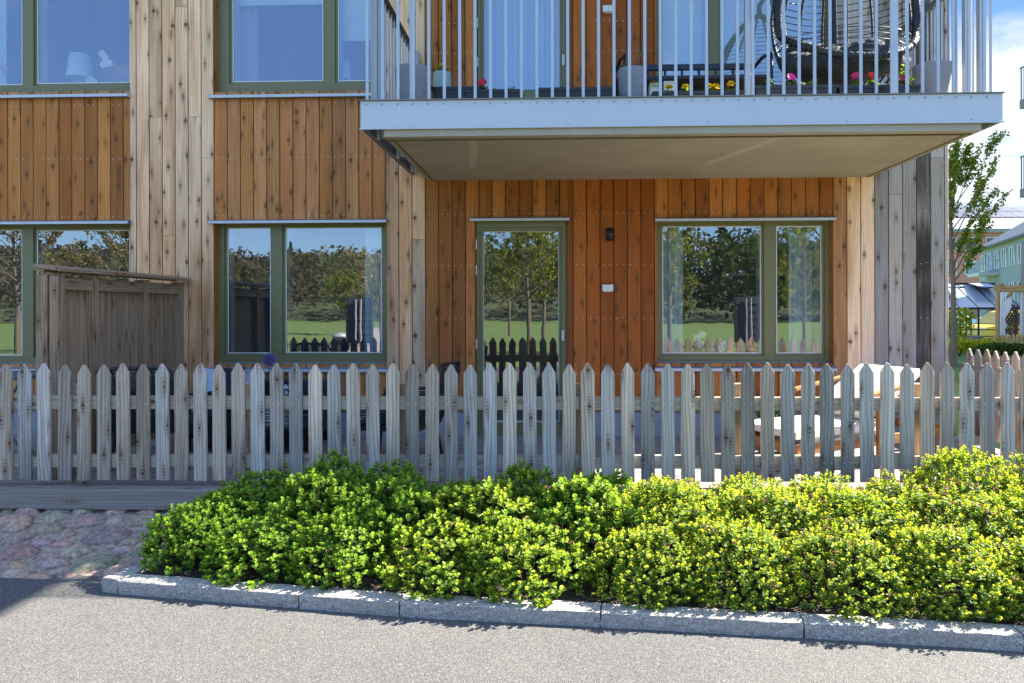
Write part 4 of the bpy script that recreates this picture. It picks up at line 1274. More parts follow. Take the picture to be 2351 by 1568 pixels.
def pot(px0, px1, pyt, Y, label, mat='potgrey', zb=None, name='plant_pot', taper=.72, group=None):
    A, B = at(px0, pyt, Y), at(px1, pyt, Y); r_ = (B.x-A.x)/2; x = (A.x+B.x)/2; z0 = zb if zb else YF+.002; H = A.z-z0
    t = thing(name, label, 'pot', (x, Y, z0), group)
    mb = MB(); mb.lathe((x, Y, z0), [(0, 0), (r_*taper, 0), (r_*(taper+.14), H*.35), (r_*.97, H*.75), (r_, H*.97), (r_*.98, H), (r_*.88, H), (r_*.84, H*.85)], 36)
    mb.build('pot_body', M[mat], t)
    s = MB(); s.lathe((x, Y, z0+H*.86), [(0, 0), (r_*.86, 0)], 24); s.build('potting_soil', M['soil'], t)
    return t, x, Y, z0+H, r_
A1 = trough('planter_box', 989, 1112, 199, 6.12, 'black planter box behind the other one beside the pale green pot')
A2 = trough('planter_box', 1064, 1201, 205.5, 5.72, 'black planter box with the red flower in front of the balcony door')
B1 = trough('planter_box', 1235, 1412, 201, 5.72, 'black planter box without flowers left of the middle grey pot')
C1 = trough('planter_box', 1498, 1727, 209.5, 5.70, 'low black planter box with yellow marigolds below the bench')
D1 = trough('planter_box', 1733, 1926, 196, 5.74, 'black planter box with pink petunia below the egg chair, left one')
E1 = trough('planter_box', 1925, 2116, 196, 5.74, 'black planter box with red and magenta petunias beside the right pot')
def fl3(T, px, kind, col, lab_, seed, h=.1):
    x = at(px, 200, T[3]).x; flower_plant(x, T[3], T[4], lab_, kind, col, h, seed)
flower_plant(at(1085, 190, 6.2).x, 6.2, A1[4], 'small green plant at the left end of the black planter', 'bedding_plant', None, .07, 4)
fl3(A2, 1108, 'petunia', (.62, .015, .03), 'red petunia in the planter before the balcony door', 1, .10)
fl3(A2, 1128, 'bedding_plant', None, 'small leafy plant right of the red petunia', 2, .06); fl3(A2, 1170, 'bedding_plant', None, 'leafy seedling at the right end of the red petunia planter', 3, .07)
for i, px in enumerate((1536, 1574, 1628, 1644, 1678)):
    fl3(C1, px, 'marigold', (.92, .64, .01), ('leftmost yellow marigold in the low planter box', 'yellow marigold second from the left in the low planter', 'yellow marigold in the middle of the low planter', 'small half-hidden yellow marigold right of the middle one', 'tallest yellow marigold near the right end of the low planter')[i], 10+i, .075+.02*(i == 4))
for i, (T, px, c, lab_, h) in enumerate([(D1, 1762, None, 'pale green trailing petunia without flowers at the planter end', .11), (D1, 1815, (.72, .03, .26), 'pink petunia in the planter below the egg chair', .11), (D1, 1862, None, 'leafy petunia shoot near the right end of the pink petunia planter', .12),
        (E1, 1965, (.62, .01, .10), 'crimson petunia at the left of the right planter', .12), (E1, 2000, (.75, .03, .02), 'scarlet petunia in the middle of the right planter', .12), (E1, 2075, (.68, .02, .24), 'magenta petunia at the right end of the right planter', .09)]):
    fl3(T, px, 'petunia', c, lab_, 30+i, h)
flower_plant(at(2070, 190, 5.9).x, 5.84, E1[4], 'tall yellowish petunia shoots behind the magenta bloom', 'petunia', None, .26, 77, 16)
pot(908, 990, 159, 6.0, 'wide grey concrete pot at the left end of the balcony')
P2 = pot(1419, 1484, 161, 5.9, 'grey concrete pot with bare sticks in the middle of the balcony')
pot(2098, 2182, 151, 6.0, 'grey concrete pot in the right corner of the balcony')
for sx, ln, lean, lab_ in ((-.06, .42, .05, 'bare stick leaning right in the middle grey pot, taller one'), (.03, .30, .07, 'bare forked stick in the middle grey pot, shorter one')):
    st = MB(); x, y, z = P2[1]+sx, P2[2], P2[3]-.05
    st.tube([(x, y, z), (x+lean*.4, y, z+ln*.5), (x+lean, y, z+ln)], [.007, .006, .004], 6); st.tube([(x+lean*.5, y, z+ln*.6), (x+lean*.5-.03, y, z+ln*.8)], [.004, .002], 5)
    tag(st.build('plant_stick', M['bark'], None, loc=(x, y, z)), lab_, 'stick')
flower_plant(P2[1]-.05, P2[2]-.03, P2[3]-.02, 'small green sprout at the left of the middle grey pot', 'seedling', None, .03, 50, 4)
flower_plant(P2[1]+.08, P2[2]-.03, P2[3]-.02, 'small green sprout at the right of the middle grey pot', 'seedling', None, .03, 51, 4)
G = pot(995, 1036, 168, 6.45, 'small pale green patterned pot beside the wide grey pot', 'potgreen', name='flower_pot', taper=.8)
fp = MB()
for zz in range(4):
    for a in range(14):
        th = a*.4488+(zz % 2)*.2244
        c = Vector((G[1]+math.cos(th)*(G[4]*.97), 6.45+math.sin(th)*(G[4]*.97), G[3]-.05-.04*zz)); fp.beam(c, c+Vector((0, 0, .035)), .008, .008)
_o = fp.build('pattern', M['potgreen'], [o for o in bpy.data.objects if o.name == 'flower_pot'][0])
flower_plant(G[1], 6.45, G[3]-.02, 'yellow flower in the small pale green pot', 'marigold', (.85, .6, .02), .07, 61)
for px0, px1, pyt, Y, lab_ in ((1491, 1521, 182, 6.35, 'white storage box with green print beside the middle pot'), (1524, 1553, 186, 6.30, 'white lidded storage box under the left end of the bench')):
    A, B = at(px0, pyt, Y), at(px1, pyt, Y); t = thing('storage_box', lab_, 'box', ((A.x+B.x)/2, Y, YF))
    mb = MB(); mb.box(A.x+.004, B.x-.004, Y, Y+.15, YF+.002, A.z-.018); mb.build('box_body', M['white'], t, .006)
    mb = MB(); mb.box(A.x-.002, B.x+.002, Y-.006, Y+.156, A.z-.0175, A.z); mb.build('lid', M['white'], t, .004)
    if px0 < 1500:
        mb = MB(); r = random.Random(5)
        for k in range(9):
            c = Vector((A.x+.02+.01*k, Y-.001, A.z-.075+.01*r.random())); mb.poly([c, c+Vector((.012, 0, .003)), c+Vector((.009, 0, .012)), c+Vector((.002, 0, .008))], None, (.05, .3, .06, 1))
        mb.build('print', M['vcol'], t)
# bench
Yb = 6.75
bt = thing('garden_bench', 'dark spindle-back garden bench on the balcony', 'bench', (at(1580, 150, Yb).x, Yb, YF))
bA, bB = at(1404, 157, Yb), at(1728, 152, Yb)
mb = MB(); mb.beam((bA.x, Yb, bA.z), (bB.x, Yb, bA.z), .035, .055); mb.build('back_rail', M['navy'], bt, .006)
SZ_ = YF+.42
for k in range(9):
    xx = bA.x+.03+(bB.x-bA.x-.06)*k/8; mb = MB(); mb.tube([(xx, Yb, bA.z-.025), (xx, Yb-.05, SZ_)], .012, 8); mb.build('spindle', M['navy'], bt)
mb = MB(); mb.box(bA.x, bB.x+.05, Yb-.48, Yb+.02, SZ_-.035, SZ_); mb.build('seat', M['navy'], bt, .008)
for xx in (bA.x+.04, bB.x):
    for yy in (Yb-.44, Yb-.02):
        mb = MB(); mb.tube([(xx, yy, SZ_-.035), (xx, yy, YF+.002)], [.022, .016], 8); mb.build('leg', M['navy'], bt)
    mb = MB(); mb.tube([(xx, Yb, SZ_+.2), (xx+.02, Yb-.25, SZ_+.225), (xx+.05, Yb-.42, SZ_+.2), (xx+.04, Yb-.44, SZ_)], .016, 8); mb.build('armrest', M['navy'], bt)
# egg chair
ex, ey = at(1934, 40, 6.35).x, 6.35
ec = thing('egg_chair', 'dark wicker hanging egg chair with charcoal cushions at the sunny end of the balcony', 'chair', (ex, ey, YF))
zb_, zt_ = YF+.36, YF+2.0
def er(z):
    f = (z-zb_)/(zt_-zb_); f = max(0, min(1, f))
    return .60*(math.sin(math.pi*min(1, f*.92+.08)**.72))**.62 if f < 1 else .0
def epos(phi, z, k=1.0): 
    rr_ = er(z)*k; return Vector((ex+math.cos(phi)*rr_, ey+math.sin(phi)*rr_*.8, z))
zs = [zb_+(zt_-zb_)*k/22 for k in range(23)]
fr = MB()
def rimp(side):
    pts = []
    for z in reversed(zs[5:]): pts.append(epos(R(90-side*102), z, 1.0))
    return pts
Rr = rimp(1); Lr = rimp(-1)
zl = zs[5]; r0 = er(zl)
lip = []
for k in range(13):
    a = R(-12-156*k/12); lip.append(Vector((ex+math.cos(a)*r0*.98, ey+math.sin(a)*r0*.86, zl-.32*math.sin(math.pi*k/12))))
path = Rr+lip[1:-1]+Lr[::-1]
fr.tube(path, .03, 8)
for i in range(0, len(path)*3):
    k = i/3; a = path[min(int(k), len(path)-1)]; b = path[min(int(k)+1, len(path)-1)]; c = a+(b-a)*(k-int(k))
    d = (b-a)
    if d.length > 1e-4: fr.tube([c-d.normalized()*.008, c+d.normalized()*.008], .036, 7, cap=False)
fr.build('rim', M['wicker'], ec)
for k in range(9):
    phi = R(4+172*k/8); rb = MB(); pts = [epos(phi, z) for z in zs]
    rb.tube(pts, .011, 6); rb.build('rib', M['wicker'], ec)
wv = MB()
for k in range(26):
    z = zb_+.10+(zt_-zb_-.2)*k/25
    wv.tube([epos(R(-10+200*q/24), z, 1.0) for q in range(25)], .0042, 4, cap=False)
for k in range(8):
    z = zb_+.02+.34*k/8
    wv.tube([epos(R(180+180*q/14), z, .98) for q in range(15)], .004, 4, cap=False)
wv.build('weave', M['wicker'], ec)
cu = MB()
cz = zb_+.12
for k in range(7):                                                         # puffy back of the cushion
    a = R(28+124*k/6); cu.ball((ex+math.cos(a)*.36, ey+math.sin(a)*.25, cz+.13), .15, .11, .17, 14, 10, bump=.12, seed=k)
for k in range(9):                                                         # front roll
    a = R(180+180*k/8); cu.ball((ex+math.cos(a)*.42, ey+math.sin(a)*.32, cz+.06-.12*math.sin(math.pi*k/8)), .13, .11, .09, 12, 8, bump=.2, seed=20+k)
cu.ball((ex, ey, cz-.02), .40, .31, .09, 18, 8, bump=.08, seed=40)
cu.build('cushion', M['cushdark'], ec)
sp_ = MB()
sp_.tube([(ex+.16, ey+.55, YF+.02), (ex+.16, ey+.6, YF+1.0), (ex+.12, ey+.55, YF+1.75), (ex+.03, ey+.2, YF+2.15), (ex, ey, YF+2.12), (ex, ey, YF+2.0)], .03, 10)
sp_.build('stand_pole', M['navy'], ec)
sp_ = MB(); sp_.lathe((ex, ey+.25, YF+.003), [(0, 0), (.5, 0), (.5, .015), (.47, .02), (0, .02)], 32); sp_.build('stand_base', M['navy'], ec)

# ================================================================== BEHIND THE UPPER WINDOWS
YI = YG+.22
def slab_thing(name, label, cat, px0, px1, py0, py1, Y, mat, wav=0, n=40, amp=.03, ztop=None):
    A, B = at(px0, py1, Y), at(px1, py0, Y); z1 = ztop if ztop else B.z
    mb = MB(); rows = []
    for z in (A.z, (A.z+z1)/2, z1):
        rows.append([(A.x+(B.x-A.x)*k/n, Y+amp*math.sin(k*wav)+amp*.4*math.sin(k*wav*2.7+1), z) for k in range(n+1)])
    mb.grid(rows); mb.grid([[(x, y+.012, z) for x, y, z in r_] for r_ in rows[::-1]])
    return tag(mb.build(name, mat, None, loc=(A.x, Y, A.z)), label, cat)
HT = HEADZ+.30
slab_thing('venetian_blind', 'white venetian blind pulled up at the top of the upper middle window, left pane', 'blind', 531, 747, -99, 13, YI-.06, M['blind'], 0, 2, 0, HT)
slab_thing('venetian_blind', 'white venetian blind lowered half way in the narrow right pane by the balcony', 'blind', 772, 884, -99, 94, YI-.06, M['blind'], 0, 2, 0, HT)
slab_thing('venetian_blind', 'white venetian blind closed behind the narrow left pane on the balcony', 'blind', 1518, 1626, -99, 196, YI-.06, M['blind'], 0, 2, 0, HT)
slab_thing('venetian_blind', 'white venetian blind closed behind the wide pane with the egg chair reflection', 'blind', 1650, 1892, -99, 196, YI-.06, M['blind'], 0, 2, 0, HT)
slab_thing('curtain', 'pale curtain hanging in folds behind the balcony door', 'curtain', 1106, 1290, -99, 225, YI, M['curtain'], .62, 90, .05, HT)
slab_thing('curtain', 'pink curtain gathered at the left of the upper middle window', 'curtain', 533, 596, -99, 205, YI+.05, M['pink'], .9, 40, .03, HT)
slab_thing('curtain', 'white curtain at the upper left window', 'curtain', -120, 20, -99, 205, YI+.05, M['curtain'], .9, 40, .03, HT)
for nm_, px0, px1 in (('sheer curtain at the right edge of the ground floor middle window', 838, 884), ('sheer curtain at the left of the wide pane of the ground floor right window', 1514, 1568), ('sheer curtain across the narrow pane of the ground floor right window', 1812, 1888)):
    slab_thing('curtain', nm_, 'curtain', px0, px1, 505, 828, YI+.05, M['curtain'], .9, 30, .03)
def lamp_thing(px0, px1, py0, py1, Y, label):
    A, B = at(px0, py1, Y), at(px1, py0, Y); x = (A.x+B.x)/2; r_ = (B.x-A.x)/2
    t = thing('table_lamp', label, 'lamp', (x, Y, A.z-.16))
    mb = MB(); mb.lathe((x, Y, A.z), [(r_, 0), (r_*.8, B.z-A.z), (r_*.78, B.z-A.z), (r_*.97, .003)], 28); mb.build('lamp_shade', M['shade'], t)
    mb = MB(); mb.lathe((x, Y, A.z-.16), [(0, 0), (r_*.6, 0), (r_*.6, .012), (.02, .03), (.05, .07), (.06, .1), (.03, .14), (.012, .16), (.012, .24)], 20); mb.build('lamp_base', M['potgrey'], t)
lamp_thing(157, 214, 127, 181, YI+.05, 'white table lamp behind the upper left window')
lamp_thing(783, 806, 141, 184, YI+.2, 'small white lamp behind the right pane of the upper middle window')
def orchid(blooms, Y, label, col=(.85, .85, .8)):
    c0 = at(*blooms[0], Y); t = thing('orchid', label, 'plant', (c0.x, Y, c0.z))
    mb = MB(); st = MB()
    for i, b in enumerate(blooms):
        c = at(*b, Y)
        for q in range(5):
            a = q*1.2566+.3*i; mb.leaf(c, Vector((math.cos(a), -.2, math.sin(a))), Vector((0, -1, 0)), .045, .048, (*col, 1))
    st.tube([at(*blooms[0], Y), at(blooms[0][0]+14, 190, Y+.02), at(blooms[0][0]+10, 215, Y+.02)] if blooms[0][1] < 400 else [at(*blooms[0], Y), at(blooms[0][0]+12, 790, Y), at(blooms[0][0]+10, 815, Y)], .004, 5)
    mb.build('blossom', M['vcol'], t); st.build('stem', M['leafstem'], t)
orchid([(236, 124), (243, 133), (239, 148), (252, 146)], YI-.02, 'white orchid beside the white table lamp')
orchid([(208, 184), (216, 188)], YI-.06, 'white orchid bloom at the foot of the white table lamp')
orchid([(6, 155), (12, 160)], YI, 'pale pink orchid behind the far left upper pane', (.6, .4, .55))
orchid([(1600, 776), (1612, 768), (1608, 790), (1655, 800), (1662, 792)], YI, 'white orchid on the sill behind the right ground floor window')

# ================================================================== ON THE TERRACE
def wicker_chair(x, y, rz, label):
    t = thing('wicker_armchair', label, 'chair', (x, y, DZ), 'black wicker armchairs on the terrace'); t.rotation_euler.z = rz
    W_, D_, Hs, Hb = .62, .62, .36, .86
    def loc(mb, name, mat):
        me = mb.mesh(name, mat); o = bpy.data.objects.new(name, me); COL.objects.link(o); o.parent = t; return o
    f = MB()                                                                # local: back at -y
    pts = [(-W_/2+.0, -.02, Hs-.06), (-W_/2+.0, -.13, Hb*.62), (-W_/2+.04, -.22, Hb-.06), (-W_/2+.11, -.235, Hb), (W_/2-.11, -.235, Hb), (W_/2-.04, -.22, Hb-.06), (W_/2, -.13, Hb*.62), (W_/2, -.02, Hs-.06)]
    f.tube(pts, .016, 8); loc(f, 'back_frame', M['black'])
    b = MB()
    for k in range(30):
        g_ = k/29; z = Hs+.02+(Hb-.03-Hs-.02)*g_; yy = -.05-.185*min(1, g_*1.1)
        w2 = W_/2-.005-(.08*max(0, (g_-.85)/.15))
        b.tube([(-w2, yy, z), (0, yy-.03, z), (w2, yy, z)], .0062, 5, cap=False)
    for k in range(5): xx = -.2+.1*k; b.tube([(xx, -.05, Hs), (xx, -.26, Hb-.01)], .006, 5, cap=False)
    loc(b, 'back_weave', M['wicker'])
    s = MB(); s.box(-W_/2, W_/2, -.05, D_-.05, Hs-.05, Hs); 
    for k in range(24): s.tube([(-W_/2, -.04+k*.025, Hs+.003), (W_/2, -.04+k*.025, Hs+.003)], .007, 5, cap=False)
    loc(s, 'seat', M['wicker'])
    for sx in (-1, 1):
        a = MB(); a.tube([(sx*W_/2, -.16, Hb*.74), (sx*(W_/2+.03), .15, Hb*.70), (sx*(W_/2+.03), D_-.12, Hb*.68), (sx*(W_/2+.02), D_-.06, Hs+.1), (sx*W_/2, D_-.07, Hs-.03)], .016, 8); 
        for k in range(11): a.tube([(sx*(W_/2+.005), -.1, Hs+.02+k*.022), (sx*(W_/2+.02), D_-.09, Hs+.02+k*.021)], .006, 5, cap=False)
        loc(a, 'armrest', M['wicker'])
        for yy in (0, D_-.1):
            l = MB(); l.tube([(sx*(W_/2-.03), yy, Hs-.04), (sx*(W_/2+.0), yy+(-.05 if yy == 0 else .04), .003)], .014, 8); loc(l, 'leg', M['black'])
    return t
wicker_chair(at(349, 900, 5.85).x, 5.85, R(8), 'black wicker armchair with its back to the picket fence beside the screen')
wicker_chair(at(975, 900, 6.2).x, 6.2, R(80), 'black wicker armchair left of the terrace door')
# sofa with cushions against the wall
sx0, sx1, sy = -3.55, -2.3, 6.95
so_ = thing('wicker_sofa', 'black wicker sofa under the window by the screen', 'sofa', (-2.95, sy, DZ))
mb = MB(); mb.box(sx0, sx1, sy-.35, sy+.35, DZ+.12, DZ+.36); mb.build('seat', M['wicker'], so_, .02)
mb = MB(); mb.box(sx0+.02, sx1-.02, sy+.22, sy+.34, DZ+.361, DZ+.62); mb.build('backrest', M['wicker'], so_, .02)
for xx in (sx0, sx1-.09):
    mb = MB(); mb.box(xx, xx+.09, sy-.34, sy+.21, DZ+.361, DZ+.52); mb.build('armrest', M['wicker'], so_, .015)
for xx in (sx0+.04, sx1-.08):
    for yy in (sy-.3, sy+.26):
        mb = MB(); mb.box(xx, xx+.04, yy, yy+.04, DZ+.003, DZ+.119); mb.build('leg', M['black'], so_)
def pillow(px, py, Y, w, h, mat, label):
    c = at(px, py, Y); mb = MB(); n = 12; rows = []
    for s in (-1, 1):
        rows = []
        for j in range(n+1):
            row = []
            for i in range(n+1):
                u, v = i/n*2-1, j/n*2-1
                th = (1-u**4)*(1-v**4); p = 1-.07*(1-abs(u))*abs(v)**2
                row.append((c.x+u*w/2*(1-.06*(1-v*v)), Y+s*.07*th**.6+.12*v, c.z+v*h/2*(1-.06*(1-u*u))))
            rows.append(row if s < 0 else row[::-1])
        mb.grid(rows)
    tag(mb.build('throw_pillow', mat, None, loc=c.to_tuple()), label, 'cushion')
pillow(487, 897, 6.75, .30, .42, M['paleblue'], 'pale blue throw pillow on the black sofa')
pillow(520, 893, 6.72, .27, .40, M['navyc'], 'dark navy throw pillow between the pale blue and the grey one')
pillow(555, 896, 6.78, .34, .38, M['cushgrey'], 'grey throw pillow at the right of the navy one')
# coffee table, decanter, tray, allium
tp = at(640, 976, 6.2); tx0, tx1 = at(560, 976, 6.2).x, at(700, 976, 6.2).x
tb_ = thing('coffee_table', 'low black coffee table between the wicker seats', 'table', ((tx0+tx1)/2, 6.4, DZ))
mb = MB(); mb.box(tx0, tx1, 6.1, 6.7, tp.z-.03, tp.z); mb.build('table_top', M['black'], tb_, .004)
for xx in (tx0+.02, tx1-.05):
    for yy in (6.12, 6.65):
        mb = MB(); mb.box(xx, xx+.03, yy, yy+.03, DZ+.003, tp.z-.0305); mb.build('leg', M['black'], tb_)
dc = at(657, 976, 6.25); top_ = at(657, 884, 6.25).z; hh_ = top_-tp.z
d_ = thing('glass_decanter', 'clear cut glass decanter with a ball stopper on the low table', 'decanter', (dc.x, 6.25, tp.z+.002))
mb = MB(); mb.lathe((dc.x, 6.25, tp.z+.002), [(0, 0), (.045, 0), (.05, .01), (.05, hh_*.48), (.022, hh_*.62), (.02, hh_*.74), (.03, hh_*.77)], 16); mb.build('bottle', M['crystal'], d_)
mb = MB(); mb.lathe((dc.x, 6.25, tp.z+hh_*.77), [(0, 0), (.03, .0), (.012, .02), (.012, .03)], 12); mb.ball((dc.x, 6.25, tp.z+hh_*.77+.058), .03, .03, .03, 14, 10); mb.build('stopper', M['crystal'], d_)
tr_ = thing('wire_basket', 'small wire basket beside the decanter on the low table', 'basket', (dc.x-.2, 6.3, tp.z)); mb = MB()
for z in (.004, .04, .08): mb.tube([(dc.x-.28, 6.22, tp.z+z), (dc.x-.12, 6.22, tp.z+z), (dc.x-.12, 6.38, tp.z+z), (dc.x-.28, 6.38, tp.z+z)], .004, 6, closed=True)
mb.build('wire', M['galv'], tr_)
mb = MB()
for xx, yy in ((-.28, 6.22), (-.12, 6.22), (-.12, 6.38), (-.28, 6.38)): mb.tube([(dc.x+xx, yy, tp.z+.002), (dc.x+xx, yy, tp.z+.085)], .004, 6)
mb.build('upright', M['galv'], tr_)
al = at(618, 826, 6.45); va = thing('allium_vase', 'slim glass vase holding the purple allium on the low table', 'vase', (al.x, 6.45, tp.z))
mb = MB(); mb.lathe((al.x, 6.45, tp.z+.001), [(0, 0), (.035, 0), (.04, .12), (.022, .2), (.028, .22)], 16); mb.build('glass_body', M['crystal'], va)
af = thing('allium_flower', 'purple round allium flower rising above the fence in front of the window sill', 'flower', (al.x, 6.45, tp.z+.01))
mb = MB(); mb.tube([(al.x, 6.45, tp.z+.01), (al.x+.01, 6.45, (tp.z+al.z)/2), (al.x, 6.45, al.z)], .005, 6); mb.build('stem', M['leafstem'], af)
mb = MB(); r = random.Random(8)
for k in range(420):
    d = rdir(r); g = r.uniform(.6, 1.3); c = Vector((al.x, 6.45, al.z))
    mb.leaf(c+d*r.uniform(.02, .052)*Vector((1, 1, .8)).length/1.6, d+rdir(r)*.5, rdir(r), .016, .009, (.20*g, .12*g, .40*g, 1))
mb.build('blossom', M['vcol'], af)
# sun lounger
P2_ = Vector((1.93, 5.78, 0)); al_ = Vector((.88, .475, 0)).normalized(); ac = Vector((-.42, .90, 0)).normalized()
lg = thing('sun_lounger', 'wooden sun lounger with thick cream cushions standing in the sun', 'sun lounger', (P2_.x, P2_.y, DZ))
def lp(a, b, z): 
    q = P2_+al_*a+ac*b; return Vector((q.x, q.y, DZ+z))
Wl = .66
for b in (0, Wl-.04):
    mb = MB(); mb.beam(lp(-.04, b+.02, .20), lp(1.95, b+.02, .20), .035, .085); mb.build('side_rail', M['teak'], lg, .004)
for a in (-.03, 1.93):
    mb = MB(); mb.beam(lp(a, .045, .20), lp(a, Wl-.045, .20), .035, .085); mb.build('end_rail', M['teak'], lg, .004)
for a in (.12, 1.7):
    for b in (.02, Wl-.02):
        mb = MB(); mb.beam(lp(a, b+(.036 if b < .3 else -.036), .003), lp(a, b+(.036 if b < .3 else -.036), .24), .05, .035); mb.build('leg', M['teak'], lg, .003)
for b in (-.045, Wl+.045):
    mb = MB(); mb.beam(lp(.86, b, .003), lp(.86, b, .60), .06, .035); mb.build('arm_post', M['teak'], lg, .003)
    mb = MB(); mb.beam(lp(.62, b, .58), lp(1.28, b, .67), .06, .03); mb.build('armrest', M['teak'], lg, .004)
mb = MB()
for k in range(60):
    for q in range(3):
        c = lp(.0+k*.0185, -.002, .25+q*.012); mb.ball(c, .011, .008, .007, 6, 4)
mb.build('woven_edge', M['ropegrey'], lg)
def cushion(name, c0, ua, ub, un, la, lb, th):
    mb = MB(); n, m_ = 18, 12
    for s in (1, -1):
        rows = []
        for j in range(m_+1):
            row = []
            for i in range(n+1):
                u, v = i/n*2-1, j/m_*2-1
                e = (1-abs(u)**8)*(1-abs(v)**8)
                row.append(c0+ua*(i/n*la)+ub*(j/m_*lb)+un*(th/2*(1+s*(.55+.45*e**.5))+s*.006*mnoise.noise(Vector((u*3, v*3, s)))))
            rows.append(row if s > 0 else row[::-1])
        mb.grid(rows)
    for (i0_, j0, di, dj, cnt) in ((0, 0, 1, 0, n), (n, 0, 0, 1, m_), (n, m_, -1, 0, n), (0, m_, 0, -1, m_)):
        A = []; B_ = []
        for k in range(cnt+1):
            i, j = i0_+di*k, j0+dj*k
            base = c0+ua*(i/n*la)+ub*(j/m_*lb)
            A.append(base+un*(th/2*.45)); B_.append(base+un*(th/2*1.55))
        mb.grid([A, B_])
    mb.build(name, M['cream'], lg)
up_ = Vector((0, 0, 1))
cushion('seat_cushion', lp(-.04, .01, .262), al_, ac, up_, 1.0, Wl-.02, .10)
an_ = R(28); ua = al_*math.cos(an_)+up_*math.sin(an_); un = -al_*math.sin(an_)+up_*math.cos(an_)
cushion('back_cushion', lp(.82, .01, .36), ua, ac, un, .76, Wl-.02, .11)
mb = MB(); 
for b in (.05, Wl-.05): mb.beam(lp(.84, b, .32)-un*.03, lp(.84, b, .32)-un*.03+ua*.74, .04, .03)
mb.build('back_frame', M['teak'], lg)
bp = pot(1748, 1785, 963, 6.95, 'black plant pot by the wall behind the lounger', 'trough', zb=DZ+.003)
r = random.Random(3); lf = MB()
for k in range(70):
    g = r.uniform(.6, 1.3); o = rdir(r); o.z = abs(o.z); lf.leaf(Vector((bp[1], bp[2], bp[3]-.02))+o*.06, o+Vector((0, 0, .7)), rdir(r), .09, .025, (.12*g, .22*g, .05*g, 1))
tag(lf.build('potted_plant', M['leaf'], None, loc=(bp[1], bp[2], bp[3]-.03)), 'bushy green plant in the black pot by the wall', 'plant')
# folding table left of the screen
c = at(40, 862, 6.0); ft = thing('folding_table', 'dark metal table left of the privacy screen', 'table', (c.x, 6.0, DZ))
mb = MB(); mb.lathe((c.x-.2, 6.1, c.z), [(0, -.02), (.42, -.02), (.42, 0), (0, 0)], 28); mb.build('table_top', M['alu_dark'], ft)
for s in (-1, 1):
    mb = MB(); mb.tube([(c.x-.2-s*.3, 6.0, DZ+.003), (c.x-.2+s*.22, 6.05, c.z-.021)], .012, 8); mb.build('leg', M['alu_dark'], ft)
# pale leaves poking through the fence at the left
c = at(76, 1045, 5.16); lf = MB()
for a, L in ((1.25, .085), (1.75, .10), (.7, .06), (2.3, .06)): lf.leaf(c+Vector((0, -.0, -.02)), Vector((math.cos(a), -.3, math.sin(a))), Vector((0, -1, .2)), L, L*.42, (.12, .26, .17, 1))
lf.tube([c+Vector((.01, .12, -.3)), c+Vector((0, 0, -.02))], .003, 5, (.12, .2, .1, 1))
tag(lf.build('potted_sprig', M['leaf'], None, loc=c.to_tuple()), 'pale green leafy sprig poking out between two pickets at the left', 'plant')
# ================================================================== GARDEN AND HOUSES BEYOND THE CORNER
gg = MB(); rows = []
for j in range(16):
    rows.append([(4.30+i*2.2, 5.3+j*2.2, .22+.05*mnoise.noise(Vector((i*.7, j*.7, 2)))) for i in range(16)])
gg.grid(rows); gg.poly([(4.30, 5.3, .22), (4.30, 5.3, -.05), (4.3, 38, -.05), (4.3, 38, .22)])
struct('garden_lawn', gg, M['grass'])
def bushmass(name, label, cat, pts, seed, ls, cols, nl, group=None, mat='leaf', rr=(.3, .25)):
    r = random.Random(seed); mb = MB(); st = MB(); c0 = Vector(pts[0])
    t = thing(name, label, cat, (c0.x, c0.y, c0.z), group)
    for i in range(nl):
        p0 = pts[r.randrange(len(pts))]; d = rdir(r); d.z = abs(d.z)*1.0-.1; k = r.uniform(.55, 1.05)
        p = Vector((p0[0]+d.x*rr[0]*k, p0[1]+d.y*rr[0]*k, p0[2]+d.z*rr[1]*k)); c = r.choice(cols); g = r.uniform(.7, 1.3)
        mb.leaf(p, d+rdir(r)*.8, rdir(r)+Vector((0, 0, 1)), ls*r.uniform(.7, 1.2), ls*.6, (c[0]*g, c[1]*g, c[2]*g, 1))
    for p0 in pts[::2]:
        for q in range(3): d = rdir(r); st.tube([(p0[0], p0[1], p0[2]-.1), (p0[0]+d.x*.15, p0[1]+d.y*.15, p0[2]+rr[1]*.7)], [.012, .004], 5, cap=False)
    mb.build('foliage', M[mat], t); tag(st.build('stem', M['stemb'], t), None, None, None, 'stuff')
LIME = [(.34, .40, .03), (.24, .34, .03), (.42, .44, .04)]; DKG = [(.05, .10, .025), (.08, .14, .03), (.035, .075, .02)]
bushmass('spirea_hedge', 'lime green low hedge in front of the timber planter', 'hedge', [at(2185+q*9, 806, 14.6) for q in range(12)], 4, .06, LIME, 2600, rr=(.3, .24))
bushmass('spirea_hedge', 'dark green low hedge under the little yellow fence', 'hedge', [at(2275+q*9, 812, 14.0) for q in range(12)], 5, .06, DKG, 2400, rr=(.3, .20))
bushmass('young_shrub', 'bright yellow green young shrub behind the maple trunk', 'shrub', [at(2196, 735, 16.0), at(2204, 752, 16.0), at(2193, 765, 16.0), at(2208, 730, 16.0), at(2190, 780, 16.0)], 6, .085, LIME, 520, rr=(.24, .24))
